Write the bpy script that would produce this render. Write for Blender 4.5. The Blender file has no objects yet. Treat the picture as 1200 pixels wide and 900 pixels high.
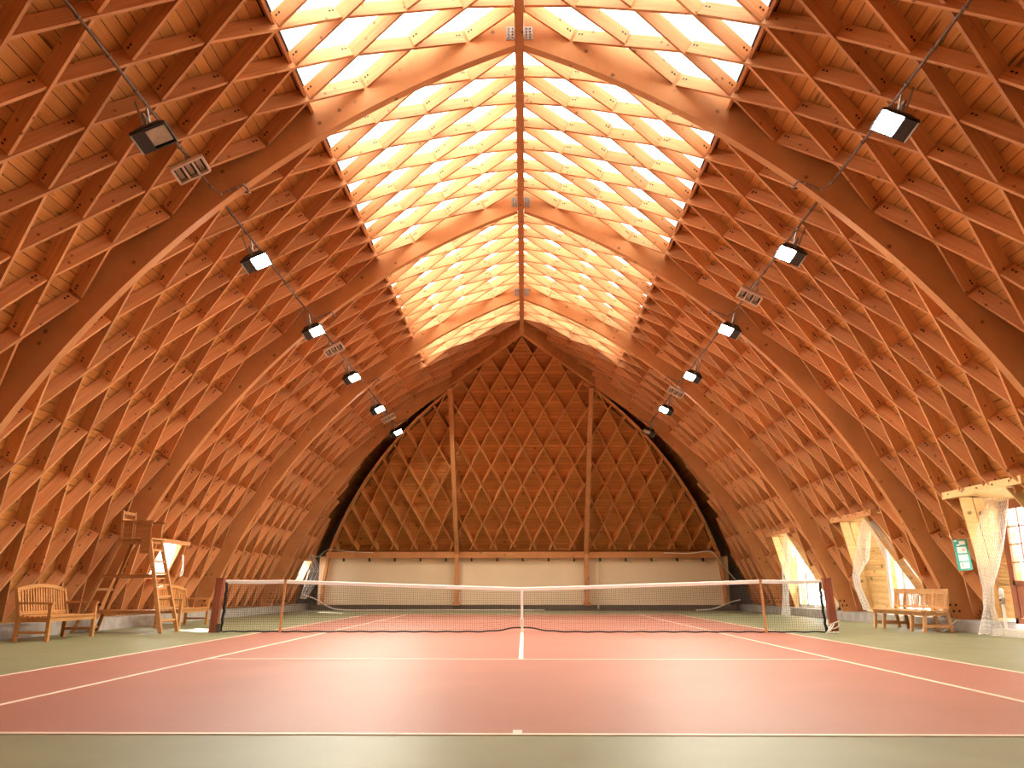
import bpy, math, random
from math import sin, cos, pi, sqrt, asin, acos, radians
from mathutils import Vector, Matrix
random.seed(7)
sc = bpy.context.scene
COL = sc.collection

# ------------------------------------------------------------------ camera, light, exposure
F_PX = 928.74
cam_d = bpy.data.cameras.new('camera')
cam_d.sensor_width = 36.0
cam_d.lens = F_PX / 1200.0 * 36.0
cam_d.clip_start = 0.05
cam_d.clip_end = 400
cam = bpy.data.objects.new('camera', cam_d)
COL.objects.link(cam)
cam.location = (0.045, -17.236, 0.891)
cam.rotation_euler = (radians(90 + 14.475), 0, 0.0147)
sc.camera = cam

world = bpy.data.worlds.new('hazy_sky')
sc.world = world
world.use_nodes = True
bg = world.node_tree.nodes['Background']
bg.inputs[0].default_value = (1.0, 0.985, 0.95, 1)
bg.inputs[1].default_value = 4.8

sun_d = bpy.data.lights.new('sun', 'SUN')
sun_d.energy = 12.0
sun_d.angle = radians(0.8)
sun_d.color = (1.0, 0.95, 0.86)
sun = bpy.data.objects.new('sun', sun_d)
COL.objects.link(sun)
sun.location = (-30, 40, 25)
sun.rotation_euler = Vector((2.1, -2.6, -1.65)).to_track_quat('-Z', 'Y').to_euler()

vs = sc.view_settings
vs.view_transform = 'Standard'
vs.look = 'None'
vs.gamma = 1.0
vs.use_curve_mapping = False
vs.exposure = 1.3

# ------------------------------------------------------------------ materials
def new_mat(name):
    m = bpy.data.materials.new(name)
    m.use_nodes = True
    nt = m.node_tree
    b = nt.nodes['Principled BSDF']
    return m, nt, b

def plain(name, col, rough=0.6, metal=0.0, noise=0.12, nscale=6.0, spec=0.5, bump=0.0, bscale=60):
    m, nt, b = new_mat(name)
    b.inputs['Roughness'].default_value = rough
    b.inputs['Metallic'].default_value = metal
    b.inputs['Specular IOR Level'].default_value = spec
    tc = nt.nodes.new('ShaderNodeTexCoord')
    nz = nt.nodes.new('ShaderNodeTexNoise')
    nz.inputs['Scale'].default_value = nscale
    nz.inputs['Detail'].default_value = 5
    nt.links.new(tc.outputs['Object'], nz.inputs['Vector'])
    cr = nt.nodes.new('ShaderNodeValToRGB')
    cr.color_ramp.elements[0].position = 0.3
    cr.color_ramp.elements[1].position = 0.7
    cr.color_ramp.elements[0].color = tuple(c * (1 - noise) for c in col) + (1,)
    cr.color_ramp.elements[1].color = tuple(min(1, c * (1 + noise)) for c in col) + (1,)
    nt.links.new(nz.outputs['Fac'], cr.inputs['Fac'])
    nt.links.new(cr.outputs['Color'], b.inputs['Base Color'])
    if bump:
        n2 = nt.nodes.new('ShaderNodeTexNoise')
        n2.inputs['Scale'].default_value = bscale
        nt.links.new(tc.outputs['Object'], n2.inputs['Vector'])
        bp = nt.nodes.new('ShaderNodeBump')
        bp.inputs['Strength'].default_value = bump
        bp.inputs['Distance'].default_value = 0.01
        nt.links.new(n2.outputs['Fac'], bp.inputs['Height'])
        nt.links.new(bp.outputs['Normal'], b.inputs['Normal'])
    return m

def wood(name, light, dark, grain=(1.2, 22, 22), rough=0.6, knots=True, kscale=3.2, rnd=0.16, planks=None):
    """grain stretched along local x; knots as small dark spots; each piece a little different"""
    m, nt, b = new_mat(name)
    L = nt.links.new
    b.inputs['Roughness'].default_value = rough
    b.inputs['Specular IOR Level'].default_value = 0.25
    tc = nt.nodes.new('ShaderNodeTexCoord')
    oi = nt.nodes.new('ShaderNodeObjectInfo')
    mp = nt.nodes.new('ShaderNodeMapping')
    mp.inputs['Scale'].default_value = grain
    add = nt.nodes.new('ShaderNodeVectorMath'); add.operation = 'ADD'
    mul = nt.nodes.new('ShaderNodeVectorMath'); mul.operation = 'SCALE'
    comb = nt.nodes.new('ShaderNodeCombineXYZ')
    for i in range(3):
        L(oi.outputs['Random'], comb.inputs[i])
    L(comb.outputs[0], mul.inputs[0]); mul.inputs['Scale'].default_value = 37.0
    L(tc.outputs['Object'], add.inputs[0]); L(mul.outputs[0], add.inputs[1])
    L(add.outputs[0], mp.inputs['Vector'])
    nz = nt.nodes.new('ShaderNodeTexNoise')
    nz.inputs['Scale'].default_value = 1.0
    nz.inputs['Detail'].default_value = 4
    nz.inputs['Roughness'].default_value = 0.6
    L(mp.outputs[0], nz.inputs['Vector'])
    cr = nt.nodes.new('ShaderNodeValToRGB')
    cr.color_ramp.elements[0].position = 0.3
    cr.color_ramp.elements[1].position = 0.68
    cr.color_ramp.elements[0].color = dark + (1,)
    cr.color_ramp.elements[1].color = light + (1,)
    L(nz.outputs['Fac'], cr.inputs['Fac'])
    col = cr.outputs['Color']
    if knots:
        vo = nt.nodes.new('ShaderNodeTexVoronoi')
        vo.inputs['Scale'].default_value = kscale
        L(add.outputs[0], vo.inputs['Vector'])
        kr = nt.nodes.new('ShaderNodeMapRange')
        kr.inputs['From Min'].default_value = 0.05
        kr.inputs['From Max'].default_value = 0.15
        kr.inputs['To Min'].default_value = 0.32
        kr.inputs['To Max'].default_value = 1.0
        L(vo.outputs['Distance'], kr.inputs['Value'])
        mx = nt.nodes.new('ShaderNodeMix'); mx.data_type = 'RGBA'; mx.blend_type = 'MULTIPLY'
        mx.inputs['Factor'].default_value = 1.0
        L(col, mx.inputs['A']); L(kr.outputs[0], mx.inputs['B'])
        col = mx.outputs['Result']
    hs = nt.nodes.new('ShaderNodeHueSaturation')
    vr = nt.nodes.new('ShaderNodeMapRange')
    vr.inputs['To Min'].default_value = 1 - rnd
    vr.inputs['To Max'].default_value = 1 + rnd
    L(oi.outputs['Random'], vr.inputs['Value'])
    L(vr.outputs[0], hs.inputs['Value'])
    L(col, hs.inputs['Color'])
    col = hs.outputs['Color']
    if planks:
        # fine plank joints of a receding surface: 'vault' (lines along the hall) or 'z' (level lines)
        sep = nt.nodes.new('ShaderNodeSeparateXYZ')
        L(tc.outputs['Object'], sep.inputs[0])
        def mth(op, a, bb=None):
            n = nt.nodes.new('ShaderNodeMath'); n.operation = op
            for k, v in enumerate((a, bb)):
                if v is None: continue
                if isinstance(v, (int, float)): n.inputs[k].default_value = v
                else: L(v, n.inputs[k])
            return n.outputs[0]
        if planks == 'vault':
            ax = mth('ADD', mth('ABSOLUTE', sep.outputs[0]), 5.526)
            az = mth('ADD', sep.outputs[2], 4.685)
            s = mth('MULTIPLY', mth('ARCTAN2', az, ax), 16.25)
            pitch = 0.17
        else:
            s = sep.outputs[2]; pitch = 0.13
        fr = mth('FRACT', mth('DIVIDE', s, pitch))
        edge = mth('MINIMUM', fr, mth('SUBTRACT', 1.0, fr))
        jr = nt.nodes.new('ShaderNodeMapRange')
        jr.inputs['From Min'].default_value = 0.0
        jr.inputs['From Max'].default_value = 0.05
        L(edge, jr.inputs['Value'])
        bp = nt.nodes.new('ShaderNodeBump')
        bp.inputs['Strength'].default_value = 1.0
        bp.inputs['Distance'].default_value = 0.02
        L(jr.outputs[0], bp.inputs['Height'])
        L(bp.outputs['Normal'], b.inputs['Normal'])
        jd = nt.nodes.new('ShaderNodeMapRange')
        jd.inputs['From Max'].default_value = 0.035
        jd.inputs['To Min'].default_value = 0.5
        L(edge, jd.inputs['Value'])
        mx2 = nt.nodes.new('ShaderNodeMix'); mx2.data_type = 'RGBA'; mx2.blend_type = 'MULTIPLY'
        mx2.inputs['Factor'].default_value = 1.0
        L(col, mx2.inputs['A']); L(jd.outputs[0], mx2.inputs['B'])
        col = mx2.outputs['Result']
        # every plank its own tone
        wn = nt.nodes.new('ShaderNodeTexWhiteNoise'); wn.noise_dimensions = '1D'
        L(mth('FLOOR', mth('DIVIDE', s, pitch)), wn.inputs['W'])
        pr = nt.nodes.new('ShaderNodeMapRange')
        pr.inputs['To Min'].default_value = 0.85; pr.inputs['To Max'].default_value = 1.1
        L(wn.outputs['Value'], pr.inputs['Value'])
        mx3 = nt.nodes.new('ShaderNodeMix'); mx3.data_type = 'RGBA'; mx3.blend_type = 'MULTIPLY'
        mx3.inputs['Factor'].default_value = 1.0
        L(col, mx3.inputs['A']); L(pr.outputs[0], mx3.inputs['B'])
        col = mx3.outputs['Result']
    L(col, b.inputs['Base Color'])
    return m

M = {}
M['lamella'] = wood('spruce_lamella', (0.70, 0.34, 0.150), (0.57, 0.25, 0.094), grain=(1.0, 20, 20), kscale=4.5)
M['arch'] = wood('glulam_spruce', (0.62, 0.285, 0.112), (0.51, 0.215, 0.075), grain=(1.5, 6, 1.5), kscale=3.0, rnd=0.04)
M['board'] = wood('spruce_board', (0.68, 0.318, 0.092), (0.58, 0.248, 0.064), grain=(0.8, 24, 24), kscale=4.0, rnd=0.13)
M['deck'] = wood('spruce_decking', (0.68, 0.318, 0.092), (0.58, 0.248, 0.064), grain=(6, 0.6, 6), kscale=3.0, rnd=0.03, planks='vault')
M['gable'] = wood('gable_boarding', (0.68, 0.305, 0.09), (0.57, 0.235, 0.062), grain=(0.8, 8, 8), kscale=2.2, rnd=0.03, planks='z')
M['gable_lamella'] = wood('gable_lamella', (0.70, 0.325, 0.105), (0.58, 0.245, 0.072), grain=(1.0, 20, 20), knots=False)
M['kerb'] = wood('kerb_wood', (0.62, 0.27, 0.11), (0.50, 0.2, 0.07), knots=False)
M['pale'] = wood('pale_spruce', (0.84, 0.58, 0.27), (0.74, 0.46, 0.19), grain=(1.2, 18, 18), kscale=2.5)
M['teak'] = wood('oiled_teak', (0.62, 0.31, 0.11), (0.44, 0.19, 0.058), grain=(2, 40, 40), knots=False, rough=0.45)
M['teak_pale'] = wood('pale_teak', (0.70, 0.40, 0.18), (0.56, 0.28, 0.11), grain=(2, 40, 40), knots=False, rough=0.5)
M['chairwood'] = wood('brown_wood', (0.46, 0.2, 0.065), (0.3, 0.115, 0.036), grain=(2, 40, 40), knots=False, rough=0.5)
M['chairpale'] = wood('tan_wood', (0.58, 0.30, 0.12), (0.44, 0.2, 0.07), grain=(2, 40, 40), knots=False, rough=0.5)
M['postwood'] = wood('red_stained_wood', (0.34, 0.105, 0.055), (0.24, 0.065, 0.034), grain=(20, 20, 1.5), knots=False, rough=0.5)
M['doorwood'] = wood('red_brown_door_wood', (0.42, 0.17, 0.1), (0.33, 0.12, 0.07), grain=(14, 14, 1.5), knots=False)
M['green'] = plain('green_hard_court', (0.22, 0.228, 0.122), rough=0.45, noise=0.10, nscale=1.3, spec=0.35, bump=0.12, bscale=160)
M['red'] = plain('red_hard_court', (0.345, 0.132, 0.09), rough=0.5, noise=0.06, nscale=0.9, spec=0.35, bump=0.12, bscale=160)
M['line'] = plain('white_court_paint', (0.80, 0.66, 0.52), rough=0.55, noise=0.05)
M['concrete'] = plain('grey_concrete', (0.40, 0.36, 0.32), rough=0.85, noise=0.18, nscale=5, bump=0.3)
M['darkkerb'] = plain('dark_kerb', (0.12, 0.085, 0.055), rough=0.8)
M['beige'] = plain('beige_plaster', (0.85, 0.68, 0.46), rough=0.85, noise=0.05, nscale=0.7)
M['white'] = plain('white_cotton', (0.82, 0.79, 0.74), rough=0.8, noise=0.03)
M['cream'] = plain('cream_cord', (0.80, 0.74, 0.64), rough=0.8, noise=0.04)
M['black'] = plain('black_cord', (0.012, 0.012, 0.013), rough=0.7)
M['cord'] = plain('dark_net_cord', (0.03, 0.028, 0.026), rough=0.8)
M['housing'] = plain('black_lamp_housing', (0.018, 0.02, 0.019), rough=0.45)
M['alu'] = plain('aluminium', (0.62, 0.58, 0.52), rough=0.35, metal=0.9)
M['steel'] = plain('galvanised_steel', (0.30, 0.28, 0.26), rough=0.45, metal=0.8, noise=0.25, nscale=30)
M['bolt'] = plain('dark_bolt_head', (0.03, 0.024, 0.02), rough=0.5, metal=0.4)
M['rod'] = plain('brown_conduit', (0.17, 0.10, 0.065), rough=0.5, metal=0.3)
M['dull_glass'] = plain('dull_lamp_glass', (0.46, 0.40, 0.31), rough=0.25, noise=0.2, nscale=5)
M['fixture'] = plain('cream_fixture_frame', (0.66, 0.50, 0.39), rough=0.5)
M['teal'] = plain('teal_card', (0.03, 0.42, 0.35), rough=0.5, noise=0.05)
M['card'] = plain('white_card', (0.85, 0.84, 0.80), rough=0.6, noise=0.02)
M['darkframe'] = plain('black_skylight_frame', (0.02, 0.02, 0.022), rough=0.5)
M['roofing'] = plain('grey_roofing', (0.2, 0.19, 0.18), rough=0.9)
M['felt'] = plain('dark_roofing_felt', (0.05, 0.035, 0.025), rough=0.9)
M['ground'] = plain('bounce_ground', (0.78, 0.75, 0.68), rough=0.95, noise=0.2, nscale=3)  # ground colour raised so it reflects more daylight onto the dormer cheeks
M['offwhite'] = plain('off_white_paint', (0.75, 0.70, 0.62), rough=0.6)

def emit(name, col, s):
    m = bpy.data.materials.new(name); m.use_nodes = True
    nt = m.node_tree
    nt.nodes.remove(nt.nodes['Principled BSDF'])
    e = nt.nodes.new('ShaderNodeEmission')
    e.inputs[0].default_value = col + (1,); e.inputs[1].default_value = s
    nt.links.new(e.outputs[0], nt.nodes['Material Output'].inputs['Surface'])
    return m
M['lamp_warm'] = emit('lit_lamp_warm', (1.0, 0.92, 0.76), 520)
M['lamp_cool'] = emit('lit_lamp_cool', (0.93, 1.0, 0.97), 420)

def skylight_mat():
    m = bpy.data.materials.new('opal_skylight_sheet'); m.use_nodes = True
    nt = m.node_tree
    nt.nodes.remove(nt.nodes['Principled BSDF'])
    t = nt.nodes.new('ShaderNodeBsdfTranslucent'); t.inputs[0].default_value = (0.68, 0.68, 0.66, 1)
    tr = nt.nodes.new('ShaderNodeBsdfTransparent'); tr.inputs[0].default_value = (0.95, 0.95, 0.93, 1)
    g = nt.nodes.new('ShaderNodeBsdfGlossy'); g.inputs['Roughness'].default_value = 0.3
    mx = nt.nodes.new('ShaderNodeMixShader'); mx.inputs[0].default_value = 0.0
    nt.links.new(t.outputs[0], mx.inputs[1]); nt.links.new(tr.outputs[0], mx.inputs[2])
    m2 = nt.nodes.new('ShaderNodeMixShader'); m2.inputs[0].default_value = 0.03
    nt.links.new(mx.outputs[0], m2.inputs[1]); nt.links.new(g.outputs[0], m2.inputs[2])
    nt.links.new(m2.outputs[0], nt.nodes['Material Output'].inputs['Surface'])
    return m
M['opal'] = skylight_mat()
def glass_mat():
    m = bpy.data.materials.new('window_glass'); m.use_nodes = True
    nt = m.node_tree
    nt.nodes.remove(nt.nodes['Principled BSDF'])
    tr = nt.nodes.new('ShaderNodeBsdfTransparent'); tr.inputs[0].default_value = (0.96, 0.97, 0.96, 1)
    g = nt.nodes.new('ShaderNodeBsdfGlossy'); g.inputs['Roughness'].default_value = 0.03
    mx = nt.nodes.new('ShaderNodeMixShader'); mx.inputs[0].default_value = 0.06
    nt.links.new(tr.outputs[0], mx.inputs[1]); nt.links.new(g.outputs[0], mx.inputs[2])
    nt.links.new(mx.outputs[0], nt.nodes['Material Output'].inputs['Surface'])
    return m
M['glass'] = glass_mat()

# ------------------------------------------------------------------ mesh helpers
class MB:
    def __init__(self):
        self.v = []; self.f = []; self.m = []; self.sm = []
    def add(self, vs_, fs, mi=0, smooth=False):
        o = len(self.v)
        self.v += [tuple(p) for p in vs_]
        self.f += [tuple(i + o for i in f) for f in fs]
        self.m += [mi] * len(fs); self.sm += [smooth] * len(fs)
        return self
    def hexa(self, p, mi=0):
        """p: 8 points, bottom ring 0-3, top ring 4-7"""
        return self.add(p, [(3, 2, 1, 0), (4, 5, 6, 7), (0, 1, 5, 4), (1, 2, 6, 5), (2, 3, 7, 6), (3, 0, 4, 7)], mi)
    def box(self, c, s, mi=0, rot=None):
        hx, hy, hz = s[0] / 2, s[1] / 2, s[2] / 2
        p = [(-hx, -hy, -hz), (hx, -hy, -hz), (hx, hy, -hz), (-hx, hy, -hz), (-hx, -hy, hz), (hx, -hy, hz), (hx, hy, hz), (-hx, hy, hz)]
        c = Vector(c)
        if rot: p = [c + rot @ Vector(q) for q in p]
        else: p = [c + Vector(q) for q in p]
        return self.hexa(p, mi)
    def bar(self, a, b, w, h, up=(0, 0, 1), mi=0, w2=None, h2=None):
        """rectangular bar from a to b; w across, h along up"""
        a = Vector(a); b = Vector(b); d = (b - a).normalized(); up = Vector(up)
        s = d.cross(up)
        if s.length < 1e-6: s = d.cross(Vector((1, 0, 0)))
        s.normalize(); u = s.cross(d).normalized()
        w2 = w if w2 is None else w2; h2 = h if h2 is None else h2
        A = [a + s * (i * w / 2) + u * (j * h / 2) for i, j in ((-1, -1), (1, -1), (1, 1), (-1, 1))]
        B = [b + s * (i * w2 / 2) + u * (j * h2 / 2) for i, j in ((-1, -1), (1, -1), (1, 1), (-1, 1))]
        return self.add(A + B, [(0, 1, 2, 3), (7, 6, 5, 4), (4, 5, 1, 0), (5, 6, 2, 1), (6, 7, 3, 2), (7, 4, 0, 3)], mi)
    def tube(self, path, r, n=6, mi=0, close_ends=True, r2=None):
        P = [Vector(p) for p in path]; k = len(P)
        o = len(self.v); ref = None
        rings = []
        for i, p in enumerate(P):
            d = (P[min(i + 1, k - 1)] - P[max(i - 1, 0)])
            if d.length < 1e-9: d = Vector((0, 0, 1))
            d.normalize()
            if ref is None:
                ref = Vector((0, 0, 1)) if abs(d.z) < 0.9 else Vector((1, 0, 0))
            s = d.cross(ref)
            if s.length < 1e-5: s = d.cross(Vector((1, 0.3, 0)))
            s.normalize(); u = s.cross(d).normalized(); ref = u
            rr = r if r2 is None else r + (r2 - r) * i / max(1, k - 1)
            rings.append([p + s * (rr * cos(2 * pi * j / n)) + u * (rr * sin(2 * pi * j / n)) for j in range(n)])
        vv = [q for ring in rings for q in ring]; ff = []
        for i in range(k - 1):
            for j in range(n):
                ff.append((i * n + j, i * n + (j + 1) % n, (i + 1) * n + (j + 1) % n, (i + 1) * n + j))
        if close_ends:
            ff.append(tuple(range(n - 1, -1, -1))); ff.append(tuple(range((k - 1) * n, k * n)))
        return self.add(vv, ff, mi, n > 4)
    def lathe(self, c, prof, n=16, mi=0, axis=None):
        """prof: (radius, height) list around z through c"""
        R = axis if axis else Matrix.Identity(3)
        c = Vector(c); vv = []; ff = []
        for (r, h) in prof:
            for j in range(n):
                vv.append(c + R @ Vector((r * cos(2 * pi * j / n), r * sin(2 * pi * j / n), h)))
        for i in range(len(prof) - 1):
            for j in range(n):
                ff.append((i * n + j, i * n + (j + 1) % n, (i + 1) * n + (j + 1) % n, (i + 1) * n + j))
        ff.append(tuple(range(n - 1, -1, -1))); ff.append(tuple(range((len(prof) - 1) * n, len(prof) * n)))
        return self.add(vv, ff, mi, True)
    def mesh(self, name, mats):
        me = bpy.data.meshes.new(name)
        me.from_pydata(self.v, [], self.f)
        for m in (mats if isinstance(mats, (list, tuple)) else [mats]): me.materials.append(m)
        me.polygons.foreach_set('material_index', self.m)
        me.polygons.foreach_set('use_smooth', self.sm)
        me.update()
        return me
    def build(self, name, mats, parent=None, label=None, cat=None, group=None, kind=None):
        return link(name, self.mesh(name, mats), parent, label, cat, group, kind)

def link(name, data, parent=None, label=None, cat=None, group=None, kind=None, mat=None):
    o = bpy.data.objects.new(name, data)
    COL.objects.link(o)
    if parent is not None: o.parent = parent
    if mat is not None: o.matrix_local = mat
    if label: o['label'] = label
    if cat: o['category'] = cat
    if group: o['group'] = group
    if kind: o['kind'] = kind
    return o

def thing(name, label, cat, loc=(0, 0, 0), rz=0.0, group=None, kind=None):
    o = link(name, None, None, label, cat, group, kind)
    o.location = loc; o.rotation_euler = (0, 0, rz)
    o.empty_display_size = 0.2
    return o

def copy_tree(o, parent=None):
    c = o.copy(); COL.objects.link(c); c.parent = parent
    for ch in list(o.children): copy_tree(ch, c)
    return c

# ------------------------------------------------------------------ hall geometry
XC, ZC, R0 = -5.526, -4.685, 15.637            # each half of the pointed vault is a circular arc
PLINTH = 0.25
BAY = 6.15
ARCH_T = 0.16
def arch_y(n): return -5.45 + BAY * n           # n = 0 is the nearest arch in view
A0, DA = 0.3142, 0.0603                         # angle of lattice row 0 and per row
LR = 0.36                                       # lamella soffit above the arch soffit
LD = 0.255                                       # lamella depth
W7 = (BAY - ARCH_T) / 7.0
def vp(sg, a, dr, y):
    r = R0 + dr
    return Vector((sg * (XC + r * cos(a)), y, ZC + r * sin(a)))
def row_angle(k): return A0 + DA * k
def a_of_z(z, dr): return asin((z - ZC) / (R0 + dr))
def a_of_x(x, dr): return acos((x - XC) / (R0 + dr))
SKY_ROW = 11.0
SKY_START = -10.2
SKY_END = 9.75                                  # skylight stops here, boards go on to the gable
GZ0, GY0, GS = 2.35, 17.62, 0.742               # leaning gable: y = GY0 - GS*(z-GZ0)
def gable_y(z): return GY0 - GS * max(0.0, z - GZ0)

def frame_mat(p, x, y):
    x = x.normalized(); y = (y - x * y.dot(x)).normalized(); z = x.cross(y)
    return Matrix(((x.x, y.x, z.x, p.x), (x.y, y.y, z.y, p.y), (x.z, y.z, z.z, p.z), (0, 0, 0, 1)))

# openings in the vault, per side and bay: function(row) -> (y0, y1) or None
def bay_y0(n): return arch_y(n) + ARCH_T / 2
OPEN_TOP = 2.68
def right_open(n):
    y0 = bay_y0(n)
    return lambda r: (y0 + 1.42 + 0.385 * r, y0 + 5.30 - 0.44 * r) if r < OPEN_TOP else None
SPLAY = 1.15
def left_open(ya, yb, r0, r1):
    return lambda r: (ya, yb) if r0 < r < r1 else None
OPENINGS = {(1, 0): right_open(0), (1, 1): right_open(1), (1, 2): right_open(2),
            (-1, 1): left_open(3.05, 4.1, 1.0, 1.95), (-1, 3): left_open(16.25, 17.35, 0.95, 1.95)}

# lamella meshes -----------------------------------------------------------
LT = 0.046
def lamella_mesh(L, name, mats, depth=LD, t=LT, bolts=True, both=True):
    b = MB()
    h = L / 2
    b.box((0, depth / 2, 0), (L, depth, t), 0)
    if bolts:
        ends = ((-1, 1) if both is True else (both,))
        for e in ends:
            for k, (dx, dy) in enumerate(((0.06, 0.62), (0.115, 0.62))):
                for s in (-1, 1):
                    c = Vector((e * (h - dx), depth * dy, s * (t / 2 + 0.003)))
                    n = 6; vv = [c + Vector((0.02 * cos(2 * pi * j / n), 0.02 * sin(2 * pi * j / n), 0)) for j in range(n)]
                    vv += [q - Vector((0, 0, s * 0.006)) for q in vv]
                    ff = [tuple(range(n)) if s > 0 else tuple(range(n - 1, -1, -1))]
                    for j in range(n):
                        q = (j, j + n, (j + 1) % n + n, (j + 1) % n)
                        ff.append(q if s > 0 else q[::-1])
                    b.add(vv, ff, 1)
    return b.mesh(name, mats)

LAM_CACHE = {}
def place_lamella(parent, sg, k1, y1, k2, y2, cut1=0.035, cut2=0.035):
    am = row_angle((k1 + k2) / 2)
    p1 = vp(sg, row_angle(k1), LR, y1); p2 = vp(sg, row_angle(k2), LR, y2)
    d = p2 - p1; L = d.length
    if L < 0.14: return
    rad = vp(sg, am, 1.0, 0) - vp(sg, am, 0.0, 0)
    dn = d.normalized()
    q1 = p1 + dn * cut1; q2 = p2 - dn * cut2
    LL = (q2 - q1).length
    key = round(LL, 2)
    if key not in LAM_CACHE:
        LAM_CACHE[key] = lamella_mesh(LL, 'lamella', [M['lamella'], M['bolt']])
    link('lamella', LAM_CACHE[key], parent, mat=frame_mat((q1 + q2) / 2, d, rad))

def lamella_segments(seg, opening, ymax=None):
    """parts of a lamella (k1,y1,k2,y2) outside an opening / before the gable"""
    k1, y1, k2, y2 = seg
    N = 48; ok = []
    for i in range(N + 1):
        t = i / N; k = k1 + (k2 - k1) * t; y = y1 + (y2 - y1) * t
        good = True
        if opening:
            o = opening(k)
            if o and o[0] - 0.03 < y < o[1] + 0.03: good = False
        if ymax is not None:
            z = vp(1, row_angle(k), LR, 0).z
            if y > ymax(z): good = False
        ok.append(good)
    out = []; i = 0
    while i <= N:
        if ok[i]:
            j = i
            while j < N and ok[j + 1]: j += 1
            if j - i > 4: out.append((i / N, j / N))
            i = j + 1
        else: i += 1
    res = []
    for t0, t1 in out:
        res.append((k1 + (k2 - k1) * t0, y1 + (y2 - y1) * t0, k1 + (k2 - k1) * t1, y1 + (y2 - y1) * t1,
                    0.035 if t0 == 0 else 0.0, 0.035 if t1 == 1 else 0.0))
    return res

def bay_segments(n, ncell=7):
    y0 = bay_y0(n); segs = []
    for k in range(1, 16, 2):                   # rising away from the camera, centred on odd rows
        for c in range(ncell):
            yc = y0 + W7 * (c + 0.5)
            if k < 15: segs.append((k - 1, yc - W7 / 2, k + 1, yc + W7 / 2))
            else: segs.append((14, yc - W7 / 2, 15.03, yc - 0.0))
    for k in range(0, 15, 2):                   # rising towards the camera, centred on even rows
        for c in range(ncell + 1):
            yc = y0 + W7 * c
            a = (k - 1, yc + W7 / 2); b = (k + 1, yc - W7 / 2); mid = (k, yc)
            if k == 0: a = mid
            if k + 1 == 15: b = (15.03, yc - W7 / 2 + 0.0)
            if c == 0: b = mid
            if c == ncell: a = mid
            if a == b: continue
            segs.append((a[0], a[1], b[0], b[1]))
    return segs

# roof skin with holes -------------------------------------------------------
def roof_skin(sg, ya, yb, k0, k1, dr0, dr1, opening=None, clip=None):
    b = MB()
    ks = [k0]
    step = 0.25 if opening else 0.5
    while ks[-1] + step < k1 - 1e-6: ks.append(ks[-1] + step)
    ks.append(k1)
    def cell(ka, kb, qa, qb):
        # qa=(yl,yr) at row ka, qb at row kb
        if min(qa[1] - qa[0], qb[1] - qb[0]) < 1e-4: return
        p = []
        for dr in (dr0, dr1):
            p += [vp(sg, row_angle(ka), dr, qa[0]), vp(sg, row_angle(ka), dr, qa[1]), vp(sg, row_angle(kb), dr, qb[1]), vp(sg, row_angle(kb), dr, qb[0])]
        if sg > 0: b.hexa(p)
        else: b.hexa([p[3], p[2], p[1], p[0], p[7], p[6], p[5], p[4]])
    for ka, kb in zip(ks, ks[1:]):
        km = (ka + kb) / 2
        o = opening(km) if opening else None
        ea = eb = yb
        if clip:
            ea = min(yb, clip(vp(1, row_angle(ka), dr0, 0).z)); eb = min(yb, clip(vp(1, row_angle(kb), dr0, 0).z))
        if o:
            oa = opening(ka + 1e-4) or o; ob = opening(kb - 1e-4) or o
            cell(ka, kb, (ya, oa[0]), (ya, ob[0])); cell(ka, kb, (oa[1], ea), (ob[1], eb))
        else:
            cell(ka, kb, (ya, ea), (ya, eb))
    return b

BOARD_P = 0.17
board_mesh = MB().box((0, 0, 0), (1, BOARD_P - 0.010, 0.035)).mesh('board', M['board'])
TOPROW = (a_of_x(0.0, 0.62) - A0) / DA

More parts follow.
